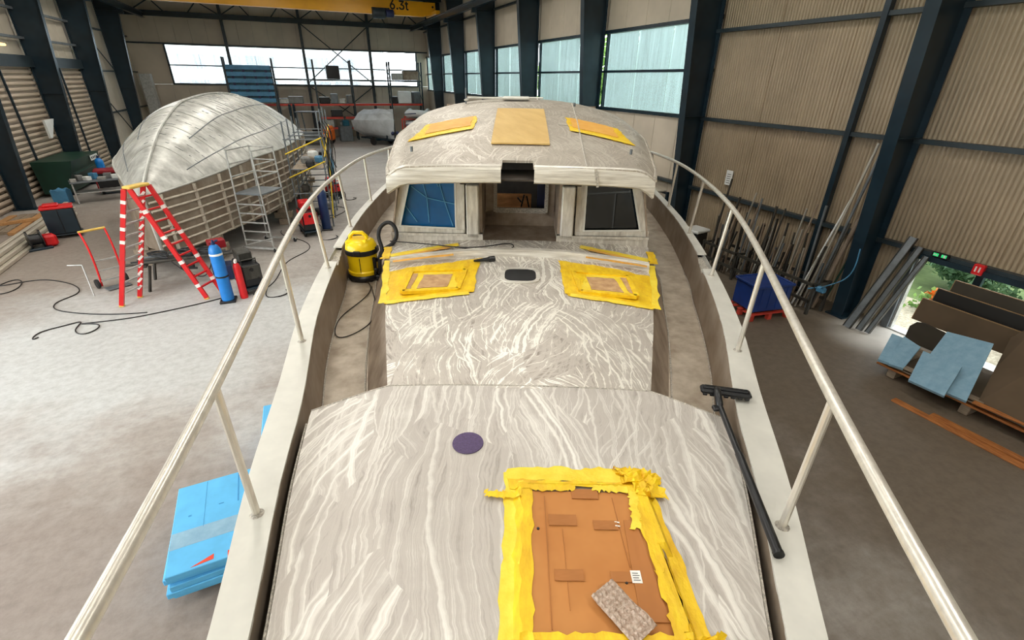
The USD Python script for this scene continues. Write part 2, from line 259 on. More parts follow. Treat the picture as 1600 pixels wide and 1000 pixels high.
def slab(G, t, d=(0, 0, -1)):
    """a sheet given thickness t along d"""
    G = np.asarray(G, float); m, n = G.shape[:2]; off = np.array(d, float) * t
    a, b = sheet(G), sheet(G + off); b.faces = b.faces[:, ::-1]; N = m * n
    i = np.arange(N).reshape(m, n); ring = np.concatenate([i[0, :], i[1:, -1], i[-1, -2::-1], i[-2:0:-1, 0]]); nx = np.roll(ring, -1)
    side = np.vstack([np.stack([ring, nx + N, nx][:3], 1), np.stack([ring, ring + N, nx + N], 1)])
    out = tm(np.vstack([a.vertices, b.vertices]), np.vstack([a.faces, b.faces + N, side])); out.fix_normals(); return out

# ---------------------------------------------------------------- scene helpers
COUNT = {}
def numbered(path):
    k = COUNT.get(path, 0); COUNT[path] = k + 1
    return path if k == 0 else f'{path}_{k:03d}'
def data(prim, label=None, category=None, group=None, kind=None):
    for k, v in (('label', label), ('category', category), ('group', group), ('kind', kind)):
        if v: prim.SetCustomDataByKey(k, v)
def thing(name, label, category, loc=(0, 0, 0), rz=0, group=None, kind=None):
    x = UsdGeom.Xform.Define(stage, numbered('/World/' + name)); x.AddTranslateOp().Set(Gf.Vec3d(*map(float, loc))); x.AddRotateZOp().Set(float(rz))
    data(x.GetPrim(), label, category, group, kind); return x.GetPrim()
def part(name, mesh, mat, parent, label=None, smooth=35, kind=None):
    if isinstance(mesh, (list, tuple)): mesh = cat(mesh)
    p = usdkit.mesh(stage, numbered(f'{parent.GetPath()}/{name}'), mesh, MATS[mat], smooth=smooth).GetPrim()
    data(p, label, kind=kind); return p
def single(name, mesh, mat, label, category, group=None, kind=None, smooth=35):
    if isinstance(mesh, (list, tuple)): mesh = cat(mesh)
    p = usdkit.mesh(stage, numbered('/World/' + name), mesh, MATS[mat], smooth=smooth).GetPrim(); data(p, label, category, group, kind); return p
def struct(name, mesh=None, mat=None, smooth=35):
    if mesh is None: p = UsdGeom.Xform.Define(stage, numbered('/World/' + name)).GetPrim()
    else:
        if isinstance(mesh, (list, tuple)): mesh = cat(mesh)
        p = usdkit.mesh(stage, numbered('/World/' + name), mesh, MATS[mat], smooth=smooth).GetPrim()
    data(p, kind='structure'); return p
def dup(src, label, loc, rz=0, group=None, tilt=None):
    was = src.GetCustomData(); x = UsdGeom.Xform.Define(stage, numbered('/World/' + src.GetName().rstrip('0123456789').rstrip('_')))
    x.GetPrim().GetReferences().AddInternalReference(src.GetPath()); x.GetPrim().SetInstanceable(True)
    x.GetPrim().GetAttribute('xformOp:translate').Set(Gf.Vec3d(*map(float, loc))); x.GetPrim().GetAttribute('xformOp:rotateZ').Set(float(rz))
    data(x.GetPrim(), label, was['category'], group or was.get('group')); return x.GetPrim()
def pray(px, py): return RT * (px - 800) / FPX + UP * (500 - py) / FPX + FW
def fl(px, py, z=0.):
    """the point at height z seen at a pixel of the 1600x1000 photograph: used to survey real floor positions"""
    d = pray(px, py); return V3(0, 0, CAMZ) + d * ((z - CAMZ) / d[2])
def aty(px, py, Y): d = pray(px, py); return V3(0, 0, CAMZ) + d * (Y / d[1])
def atx(px, py, X): d = pray(px, py); return V3(0, 0, CAMZ) + d * (X / d[0])
RNG = np.random.default_rng(7)

# ================================================================ the hall
XR, XL, YE, YF, ZT = 11.5, -10.8, 47.8, -8.0, 10.6
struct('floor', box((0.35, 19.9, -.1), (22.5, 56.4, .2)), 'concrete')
struct('ground', [box((42, 20, -.2), (60, 130, .2)), box((-42, 20, -.2), (62, 130, .2)), box((0, 78, -.2), (24, 60, .2))], 'meadow')
struct('path', box((12.7, 3.5, -.07), (2.0, 9, .14)), 'gravel')
ceil = struct('ceiling')
part('roof_panel', [box(((XL + XR) / 2, y, ZT + .05), (XR - XL + .4, 2.96, .1)) for y in np.arange(YF + 1.4, YE + 1, 3.0)], 'roof_sheet', ceil, kind='stuff')
for y in np.arange(6.2, 48, 6.0):
    part('rafter', [beam((XL, y, ZT - .3), (XR, y, ZT - .3), .25, .55)], 'dark_steel', ceil)

def corrugated(X, y0, y1, z0, z1, pitch=.085, depth=.04, face=-1):
    k = max(int(round((y1 - y0) / pitch)), 1); p = (y1 - y0) / k   # flat ribs with narrow trapezoid troughs
    y = np.r_[(y0 + p * np.add.outer(np.arange(k), [0, .55, .64, .91])).ravel(), y1]; w = np.r_[np.tile([0, 0, depth, depth], k), 0]
    G = np.stack([np.stack([X + w, y, np.full_like(y, z)], 1) for z in (z0, z1)])
    return slab(G, .006, (1, 0, 0))
def seams(a, b, step):
    n = max(int(round((b - a) / step)), 1); e = np.linspace(a, b, n + 1); return list(zip(e[:-1], e[1:]))

# right-hand wall: sheets between girts, long window band in the far bays, sliding-door opening in the nearest bay
wr = struct('wall_right'); win_n = 0
ZG = [1.80, 3.84, 6.12]
def flat_panels(parent, y0, y1, z0, z1, X, step=1.1):
    for a, b in seams(y0, y1, step):
        part('panel', cbox((X + .02, (a + b) / 2, (z0 + z1) / 2), (.05, b - a - .012, z1 - z0 - .01), .008), 'beige_panel', parent, smooth=False)
for y0, y1, z0, z1 in [(6.2, 12.2, 0, 1.8), (6.2, 12.2, 1.8, 3.84), (6.2, 12.2, 3.84, 6.12), (6.2, 12.2, 6.12, ZT), (5.45, 6.2, 0, 1.8), (-2.0, 6.2, 1.8, 3.84), (-2.0, 6.2, 3.84, 6.12), (-2.0, 6.2, 6.12, ZT), (YF, -2, 0, ZT)]:
    for a, b in seams(y0, y1, 2.0):
        part('corrugated_sheet', corrugated(XR, a, b, z0 + .004, z1 - .004), 'beige_sheet', wr, smooth=True)
for k in range(6):
    y0 = 12.2 + 6 * k; y1 = min(y0 + 6, YE)
    flat_panels(wr, y0, y1, 0, 3.80, XR); flat_panels(wr, y0, y1, 6.52, ZT, XR)
    w = struct('window_' + str(k + 1))
    part('window_frame', [box((XR - .03, (y0 + y1) / 2, z), (.16, y1 - y0, .11)) for z in (3.84, 6.48)] + [box((XR - .03, (y0 + y1) / 2, 5.15), (.12, y1 - y0, .08))] + [box((XR - .03, y, 5.15), (.12, .08, 2.6)) for y in (y0 + .2, y1 - .2)], 'dark_steel', w, smooth=False)
    for z0, z1 in ((3.9, 5.11), (5.19, 6.42)):
        for a, b in seams(y0 + .24, y1 - .24, 1.84):
            part('pane', box((XR + .02, (a + b) / 2, (z0 + z1) / 2), (.012, b - a - .02, z1 - z0)), 'hazy_glazing', w, smooth=False)
for z, y0, y1 in [(1.8, -2, 12.2), (3.84, -2, 12.2), (6.12, -2, 12.2), (8.4, -2, YE), (1.8, 12.2, 15)]:
    part('girt', [beam((XR - .12, y0, z), (XR - .12, y1, z), .16, .09)], 'girt_steel', wr, smooth=False)
part('wall_post', [beam((XR - .16, 7.55, 0), (XR - .16, 7.55, ZT), .12, .14, up=(1, 0, 0))], 'dark_steel', wr, smooth=False)
part('wall_post', [beam((XR - .1, 5.42, 0), (XR - .1, 5.42, 1.8), .14, .12, up=(1, 0, 0))], 'grey_steel', wr, smooth=False)

def column(y, xw, s, bottom=.45, top=1.25, zt=ZT, fl_w=.26):
    """tapered portal-frame leg: outer flange plumb on the wall, inner flange leaning into the hall; s = +1 right wall"""
    c = struct('trim_' + str(len([1 for k in COUNT if k.startswith('/World/trim_')]) + 1))
    xo = xw - s * .16
    a, b = V3(xo - s * bottom, y, 0), V3(xo - s * top, y, zt)
    part('inner_flange', beam(a, b, fl_w, .025, up=(1, 0, 0)), 'dark_steel', c, smooth=False)
    part('outer_flange', beam((xo, y, 0), (xo, y, zt), fl_w, .025, up=(1, 0, 0)), 'dark_steel', c, smooth=False)
    p = [(xo, 0), (xo, zt), (b[0], zt), (a[0], 0)]
    part('web', extr(p, .016, (0, y + .008, 0), rx=90), 'dark_steel', c, smooth=False)
    part('base_plate', box((xo - s * bottom / 2, y, .015), (bottom + .2, .42, .03)), 'dark_steel', c, smooth=False)
    for z in (3.9, 8.3):
        xi = a[0] + (b[0] - a[0]) * z / zt
        part('stiffener', [box(((xo + xi) / 2, y + t * .065, z), (abs(xo - xi), .11, .015)) for t in (-1, 1)], 'dark_steel', c, smooth=False)
    xi = a[0] + (b[0] - a[0]) * 8.3 / zt
    part('crane_bracket', [box((xi - s * .12, y, 8.28), (.3, .24, .22))], 'dark_steel', c, smooth=False)
for k in range(8): column(.2 + 6 * k if k else .2, XR, 1)
for k in range(4): column(24.2 + 6 * k, XL, -1, bottom=.5, top=1.35)

# left wall: slatted shutters between the columns, panels beyond, a wide open door beside the working lane (outside the frame)
wl = struct('wall_left')
for y0, y1 in ((12.5, 24.2), (24.2, 30.2), (30.2, 36.2)):
    for zz in np.arange(.02, 4.95, .22):
        G = np.array([[(XL + x, y, zz + q) for y in (y0 + .02, y1 - .02)] for x, q in ((.0, 0), (.0, .07), (.09, .085), (.11, .13), (.09, .215))])
        part('shutter_slat', slab(G, .012, (-1, 0, 0)), 'beige_slat', wl, smooth=False)
    part('backing_sheet', box((XL - .06, (y0 + y1) / 2, 2.6), (.03, y1 - y0, 5.2)), 'brown_plate', wl, smooth=False)
    part('lintel', box((XL + .15, (y0 + y1) / 2, 5.2), (.3, y1 - y0, .45)), 'girt_steel', wl, smooth=False)
    part('guide_rail', [beam((XL + .17, (y0 + y1) / 2, 0), (XL + .17, (y0 + y1) / 2, 5), .07, .07)], 'dark_steel', wl, smooth=False)
    for q in (6.1, 7.2): part('purlin', beam((XL + .25, y0, q), (XL + .25, y1, q - .0), .12, .1), 'grey_steel', wl, smooth=False)
def lpanels(y0, y1, z0, z1):
    for a, b in seams(y0, y1, 1.0): part('panel', cbox((XL - .02, (a + b) / 2, (z0 + z1) / 2), (.05, b - a - .012, z1 - z0 - .01), .008), 'beige_panel', wl, smooth=False)
lpanels(12.5, 36.2, 5.42, ZT); lpanels(36.2, YE, 0, 5.0); lpanels(36.2, YE, 5.0, ZT)
part('panel', box((XL - .02, 4.5, 8.8), (.05, 16, ZT - 7)), 'beige_panel', wl, smooth=False); part('panel', box((XL - .02, -5.75, 5.3), (.05, 4.5, ZT)), 'beige_panel', wl, smooth=False)
for z in (2.6, 4.9, 7.2): part('girt', beam((XL + .1, 36.2, z), (XL + .1, YE, z), .12, .09), 'girt_steel', wl, smooth=False)
part('wind_brace', [rod((XL + .2, 36.4, 4.8), (XL + .2, 42, 1.2), .035, 6), rod((XL + .2, 36.4, 8), (XL + .2, 42, 5), .035, 6)], 'girt_steel', wl)
part('downpipe', rod((XL + .5, 43.2, 0), (XL + .5, 43.2, 9), .06, 8), 'grey_steel', wl)
part('duct', cbox((XL + .9, 46.2, 2.4), (.7, .7, 4.8), .03), 'pale_steel', wl)

part('outer_skin', [box((XL - .09, (12.5 + 36.2) / 2, 8.0), (.04, 23.7, 5.4)), box((XL - .09, 42, 5.3), (.04, 11.8, ZT))], 'roof_sheet', wl, smooth=False)
# end wall
wb = struct('wall_back')
part('outer_skin', [box(((XL + XR) / 2, YE + .09, 2.03), (XR - XL + .3, .04, 4.1)), box(((XL + XR) / 2, YE + .09, 8.75), (XR - XL + .3, .04, 3.74)), box((-9.7, YE + .09, 5.5), (2.3, .04, 2.8)), box((11.05, YE + .09, 5.5), (1.0, .04, 2.8))], 'roof_sheet', wb, smooth=False)
part('outer_skin', [box((XR + .1, 30, 1.9), (.04, 35.8, 3.8)), box((XR + .1, 30, 8.56), (.04, 35.8, 4.1)), box((XR + .1, 9, 6.2), (.04, 7, 8.8)), box((XR + .1, 8.9, .9), (.04, 6.9, 1.8)), box((XR + .1, 2.1, 6.2), (.04, 8.2, 8.8))], 'roof_sheet', wr, smooth=False)
for a, b in seams(XL, XR, 1.06):
    for z0, z1 in ((0, 4.1), (6.85, 8.7), (8.78, ZT)):
        part('panel', cbox(((a + b) / 2, YE + .02, (z0 + z1) / 2), (b - a - .012, .05, z1 - z0 - .01), .008), 'beige_panel', wb, smooth=False)
for x0, x1 in ((XL, -8.5), (10.5, XR)):
    part('panel', cbox(((x0 + x1) / 2, YE + .02, 5.48), (x1 - x0 - .01, .05, 2.74), .008), 'beige_panel', wb, smooth=False)
POSTX = [-4.3, 1.2, 6.5]
w = struct('window_8')
part('window_frame', [box((1, YE - .05, z), (19.1, .16, h)) for z, h in ((4.12, .12), (5.42, .07), (6.83, .12))] + [box((x, YE - .05, 5.48), (.1, .16, 2.7)) for x in (-8.5, 10.5)], 'girt_steel', w, smooth=False)
ex = [-8.45] + POSTX + [10.45]
for x0, x1 in zip(ex[:-1], ex[1:]):
    for a, b in seams(x0, x1, 2.0):
        for z0, z1 in ((4.19, 5.38), (5.46, 6.76)): part('pane', box(((a + b) / 2, YE + .02, (z0 + z1) / 2), (b - a - .03, .012, z1 - z0)), 'bright_glazing', w, smooth=False)
for x in POSTX: part('wall_post', [beam((x, YE - .25, 0), (x, YE - .25, ZT), .2, .26, up=(0, 1, 0))], 'girt_steel', wb, smooth=False)
part('cross_beam', box(((XL + XR) / 2, YE - .3, 8.72), (XR - XL, .3, .34)), 'girt_steel', wb, smooth=False)
part('cross_beam', box(((XL + XR) / 2, YE - .15, 6.84), (XR - XL, .12, .1)), 'girt_steel', wb, smooth=False)
for x0, x1 in zip([XL + .8] + POSTX, POSTX + [XR - .6]):
    xm = (x0 + x1) / 2
    for p, q in (((x0, 8.8), (xm, 10.5)), ((xm, 10.5), (x1, 8.8)), ((x0 + .6, 10.5), (xm - .7, 8.8)), ((xm + .7, 8.8), (x1 - .6, 10.5))):
        part('truss_bar', beam((p[0], YE - .3, p[1]), (q[0], YE - .3, q[1]), .07, .07, up=(0, 1, 0)), 'girt_steel', wb, smooth=False)
for p, q in (((1.2, 8.6), (6.5, 4.3)), ((6.5, 8.6), (1.2, 4.3)), ((1.2, 4.1), (6.5, .4)), ((6.5, 4.1), (1.2, .4))):
    part('wind_brace', beam((p[0], YE - .38, p[1]), (q[0], YE - .38, q[1]), .07, .07, up=(0, 1, 0)), 'girt_steel', wb, smooth=False)
struct('wall_front', box(((XL + XR) / 2, YF, ZT / 2), (XR - XL, .1, ZT)), 'beige_panel')
# crane runway beams along both sides
for n, x in ((1, 10.15), (2, -9.25)):
    r = struct('trim_crane_runway' if n == 1 else 'trim_crane_runway_opposite')
    part('runway_beam', [box((x, 20, 8.42), (.22, 55, .03)), box((x, 20, 8.72), (.22, 55, .03)), box((x, 20, 8.57), (.03, 55, .3))], 'dark_steel', r, smooth=False)
    part('crane_rail', box((x, 20, 8.77), (.07, 55, .07)), 'grey_steel', r, smooth=False)

# light panels added under the roof, unseen, to brighten the hall
def lamp(x, y, lab):
    t = thing('added_light_panel', lab, 'added light panel', (x, y, ZT - .78), 0, 'light panels added under the roof')
    part('housing', [cbox((0, 0, .09), (1.5, 3.2, .14), .03)] + [rod((0, s * 1.2, .15), (0, s * 1.2, .5), .012, 6) for s in (-1, 1)], 'added_panel_housing', t)
    part('added_glow', box((0, 0, .015), (1.4, 3.1, .02)), 'added_panel_glow', t, smooth=False)
for x in (-6.5, -1.0, 4.8):
    for y in (-3, 3, 9, 15, 21, 27, 34): lamp(x, y, 'long white light panel added unseen under the hall roof')

# ---------------------------------------------------------------- outside: trees and shrubs beyond the right wall, a house beyond the end wall
def tree(name, label, cat_, x, y, h, r, mat, n=900, trunk=True, seed=1, leaf=.22, group=None):
    g = np.random.default_rng(seed); t = thing(name, label, cat_, (x, y, 0), 0, group)
    c = g.normal(size=(n, 3)); c /= np.linalg.norm(c, axis=1, keepdims=True); c *= (g.random((n, 1)) ** .4)
    lump = meshkit.fbm(c * 2.2 + seed, 3, seed)[:, None] * .9 + .55; c = c * lump * V3(r, r, h * (.36 if trunk else .5)) + V3(0, 0, h * (.62 if trunk else .5))
    c = c[c[:, 2] > .08]; n = len(c)
    a = g.normal(size=(n, 3)); a /= np.linalg.norm(a, axis=1, keepdims=True); b = np.cross(a, g.normal(size=(n, 3))); b /= np.linalg.norm(b, axis=1, keepdims=True)
    s = leaf * (.6 + .8 * g.random((n, 1))); q = np.stack([c - a * s, c + b * s * .55, c + a * s, c - b * s * .55], 1).reshape(-1, 3); i = np.arange(n)[:, None] * 4
    part('foliage', tm(q, np.vstack([i + [0, 1, 2], i + [0, 2, 3]])), mat, t, smooth=False, kind='stuff')
    if trunk: part('trunk', [tube([(0, 0, -.1), (.1, .05, h * .3), (0, .1, h * .75)], [.16, .12, .05], 8)] + [tube([(0, 0, h * (.35 + .1 * k)), (math.cos(k * 2.1) * r * .6, math.sin(k * 2.1) * r * .6, h * (.55 + .1 * k))], [.06, .02], 6) for k in range(3)], 'bark', t)
TL = ['tall pale tree outside the window nearest the big dark column', 'round bushy tree behind the right window band']
for k, (x, y, h, r) in enumerate([(19, 21.5, 7.2, 2.5), (20, 29, 7.5, 2.6), (20.5, 37, 6.5, 2.6), (24, 45, 8, 3.0), (29, 25, 9, 3.2), (31, 37, 10, 3.4), (24, 15.5, 7.5, 2.8)]):
    tree('leafy_tree', 'leafy green tree standing outside the hazy windows of the right wall', 'tree', x, y, h, r, 'leaf' if k % 2 else 'leaf_blue', 1500, True, 10 + k, .28, 'trees outside the right windows')
for k, (x, y, h, r) in enumerate([(15.6, 5.9, 2.0, 1.2), (15.9, 3.6, 2.2, 1.25), (16.6, 8.3, 2.8, 1.4), (16.0, 1.2, 2.0, 1.2), (19.4, 4.6, 3.4, 1.7), (19.5, 8.4, 3.6, 1.8)]):
    tree('garden_shrub', ['green shrub outside the side door, behind the orange flowers', 'green shrub outside the side door, behind the tallest dark sheet', 'shrub outside hidden by the big right column', 'low shrub outside beyond the right end of the sheets', 'tall rear shrub outside in the left half of the side door', 'tall rear shrub outside beyond the door post'][k], 'shrub', x, y, h, r, 'leaf' if k % 2 else 'leaf_blue', 5200, False, 40 + k, .075, 'shrubs outside the side door')
t = thing('neighbouring_house', 'pale building with grey window strips seen through the end windows', 'building', (-3, 66, 0))
part('wall', cbox((0, 0, 4.2), (26, 8, 8.4), .05), 'render_wall', t)
for x in (-6.2, -3.0, .2, 5.5, 8.7):
    for z in (3.7, 6.0): part('window', cbox((x, -4.0, z), (2.7, .12, 1.25), .03), 'slate_glass', t)
part('roof', cbox((0, 0, 8.5), (26.8, 8.8, .3), .05), 'white_paint', t)

# ================================================================ the motor boat we stand over (its own frame: x to starboard of the picture, y towards the wheelhouse)
BYAW = 23.4; _b = math.radians(BYAW)
BX, BY = V3(math.cos(_b), -math.sin(_b), 0), V3(math.sin(_b), math.cos(_b), 0); BO = BX * .04
def bw(p): p = np.asarray(p, float); return BO + BX * p[0] + BY * p[1] + V3(0, 0, p[2])
from scipy.interpolate import PchipInterpolator
_yo = [-2.05, -1.7, -1.0, 0, 1.1, 1.92, 2.78, 3.9, 5.2, 6.5, 8.1, 10.5, 13, 15]; _xo = [.03, .3, .62, .93, 1.235, 1.5, 1.73, 2.05, 2.32, 2.53, 2.72, 2.84, 2.82, 2.75]
XO = PchipInterpolator(_yo, _xo)
def XI(y): return XO(y) - np.interp(y, [-2.05, -1, 1, 2.5, 4, 5.4, 5.9, 12], [.02, .12, .15, .19, .16, .14, .10, .10])
CAPZ, SDZ = 2.8, 2.36
boat = thing('motor_boat', 'large bare aluminium motor boat in the middle, ground bright, with railings and a wheelhouse', 'boat', BO, -BYAW)
ys = np.r_[np.linspace(-2.05, 0, 10), np.linspace(.3, 15, 40)]
for s in (-1, 1):
    # topside plate from gunwale to chine to keel
    G = np.array([[(s * (XO(y) - .01), y, CAPZ - .01), (s * XO(y) * .97, y + .02, 2.2), (s * XO(y) * .88, y + .1 * (y < 0), 1.45), (s * XO(y) * .4, y + .2 * (y < 0), 1.0), (s * .001, y + .35 * (y < 0), .78)] for y in ys])
    part('hull_side', slab(G, .012, (-s, 0, 0)), 'hull_aluminium', boat, smooth=40)
    # bulwark inside and the flat cap
    yb = np.r_[np.linspace(-1.9, 5.4, 30)]; yc = np.linspace(5.95, 14.9, 24)
    for yy, zt in ((np.linspace(-1.9, 14.9, 60), None),):
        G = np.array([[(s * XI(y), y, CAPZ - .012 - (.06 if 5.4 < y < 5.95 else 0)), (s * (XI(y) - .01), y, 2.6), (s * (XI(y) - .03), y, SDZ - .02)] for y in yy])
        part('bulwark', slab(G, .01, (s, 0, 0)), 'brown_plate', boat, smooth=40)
    for yy in (yb, yc):
        G = np.array([[(s * XI(y), y, CAPZ), (s * (XO(y) + .012), y, CAPZ)] for y in yy])
        part('gunwale_cap', slab(G, .018), 'pale_cap', boat, smooth=20)
    G = np.array([[(s * (XI(y) - .0), y, CAPZ - .05 + .012 * math.sin(y * 40)), (s * (XO(y) + .004), y, CAPZ - .055 + .012 * math.sin(y * 33))] for y in np.linspace(5.38, 5.97, 9)])
    part('gunwale_notch', slab(G, .015), 'weld', boat, label='rough cut notch in the gunwale', smooth=False)
    part('rubbing_weld', tube([(s * (XI(y) - .045), y, CAPZ - .055) for y in np.linspace(-.5, 2.45, 30)], .007, 6), 'weld', boat)
# foredeck and trunk (one continuous ground plate), side decks lower
def HT(y): return np.interp(y, [2.8, 3.9, 4.6, 5.3, 6.15], [.955, 1.25, 1.42, 1.56, 1.75])
def DZ(x, y):
    w = np.where(y < 2.8, np.maximum(XI(np.clip(y, -1.9, 14)) - .06, .2), HT(y)); return 2.75 + .06 * (1 - np.clip(np.abs(x) / w, 0, 1) ** 2) + np.interp(y, [2.5, 3.2, 6.2], [0, .03, .05])
def foredeck_w(y): return max(XI(y) - .055, .03)
rows = [];
for y in np.r_[np.linspace(-1.85, 2.3, 26)]:
    w = foredeck_w(y); rows.append([(x, y, DZ(x, y)) for x in np.linspace(-w, w, 25)])
w = foredeck_w(2.5)
for k in np.linspace(.2, 1, 5):   # after edge: straight amidships, slanting back to the bulwarks
    r = []
    for u in np.linspace(-1, 1, 25):
        ye = 2.83 if abs(u * w) < .95 else 2.83 - (abs(u * w) - .95) * .55; y = 2.3 + (ye - 2.3) * k; ww = foredeck_w(min(y, 2.55)); r.append((u * ww, y, float(DZ(u * ww, min(y, 2.79)))))
    rows.append(r)
part('foredeck', slab(np.array(rows), .02), 'ground_aluminium_long', boat, smooth=40)
edge = np.array(rows[-1]); part('foredeck_step', slab(np.stack([edge - V3(0, .004, .012), np.c_[edge[:, :2] - V3(0, .03)[:2], np.full(len(edge), SDZ - .02)]]), .01, (0, -1, 0)), 'brown_plate', boat, smooth=False)
part('step_weld', tube(edge + V3(0, .004, -.004), .009, 6), 'weld', boat)
ty = np.linspace(2.8, 6.2, 26)
part('trunk_top', slab(np.array([[(x, y, DZ(x, y)) for x in np.linspace(-HT(y), HT(y), 21)] for y in ty]), .02), 'ground_aluminium', boat, smooth=40)
for s in (-1, 1):
    ty2 = np.linspace(2.7, 6.9, 24)
    G = np.array([[(s * (HT(y) - .0), y, float(DZ(HT(min(y, 6.15)), min(y, 6.15))) - .006), (s * (HT(y) + .03), y, 2.72), (s * (HT(y) + np.interp(y, [2.7, 4.8, 6.5, 7], [.2, .23, .22, .22])), y, SDZ - .01)] for y in ty2])
    part('trunk_side', slab(G, .012, (-s, 0, 0)), 'stained_aluminium', boat, smooth=40)
    part('trunk_weld', tube([(s * (HT(y) + .23), y, SDZ + .004) for y in np.linspace(2.8, 6.6, 24)], .008, 6), 'weld', boat)
    yd = np.linspace(2.3, 14.5, 40)
    G = np.array([[(s * x, y, SDZ + .02 * (y > 6) * min(y - 6, 3)) for x in np.linspace(.8 if y < 6.3 else 1.3, XI(y) - .015, 6)] for y in yd])
    part('side_deck', slab(G, .02), 'deck_aluminium', boat, smooth=40)
    part('deck_weld', tube([(s * (XI(y) - .035), y, SDZ + .006) for y in np.linspace(2.6, 7.5, 24)], .008, 6), 'weld', boat)
part('breakwater', slab(np.array([[(x, 5.28 + .28 * (1 - (x / 1.56) ** 2) + d, DZ(x, 5.4) + h) for x in np.linspace(-1.54, 1.54, 24)] for d, h in ((-.02, -.01), (0, .085), (.05, .09), (.06, -.01))]), .01, (0, 1, 0)), 'streaked_aluminium', boat, smooth=25)
# oval vent slot in the trunk
slot = [(.175 * math.copysign(abs(math.cos(a)) ** .5, math.cos(a)), .185 * math.copysign(abs(math.sin(a)) ** .5, math.sin(a))) for a in np.linspace(0, 2 * np.pi, 28, endpoint=False)]
ring = Polygon(slot).buffer(.045).difference(Polygon(slot)); vz = float(DZ(0, 4.9))
vent = part('vent_frame', mv(trimesh.creation.extrude_polygon(ring, .014, engine='earcut'), (.01, 4.92, vz)), 'streaked_aluminium', boat)
part('vent_well', mv(trimesh.creation.extrude_polygon(Polygon(slot), .006, engine='earcut'), (.01, 4.92, vz + .001)), 'black_rubber', vent, smooth=False)
# stanchions and the tube rail
ry_ = [-2.1, -1.9, -1.2, -.4, .65, 1.6, 3.4, 5.1, 6.85, 8.6, 10.3, 12]
def RX(y): return np.interp(y, [-2.1, -1.9, -1.2, -.4, .65, 1.6, 3.4, 5.1, 6.85, 8.6, 10.3, 12], [.02, .22, .58, .82, 1.07, 1.32, 1.85, 2.3, 2.6, 2.74, 2.74, 2.7])
def RZ(y): return np.interp(y, [-2, 5.2, 8.6, 10.3, 12], [3.6, 3.585, 3.56, 3.5, 3.45])
for s in (-1, 1):
    part('rail', tube(smoothpath([(s * RX(y), y, RZ(y)) for y in ry_], 6), .0255, 12), 'stainless', boat)
    for y in (-1.2, .0, 1.68, 3.45, 5.18, 6.9, 8.6, 10.3):
        xb = s * ((XI(y) + XO(y)) / 2 + .0); st = part('stanchion', rod((xb, y, CAPZ - .01), (s * RX(y), y, RZ(y) - .01), .0195, 10), 'stainless', boat)
        part('weld_collar', lathe([(.02, .012), (.03, .004), (.036, 0)], 12, (xb, y, CAPZ)), 'weld', st)
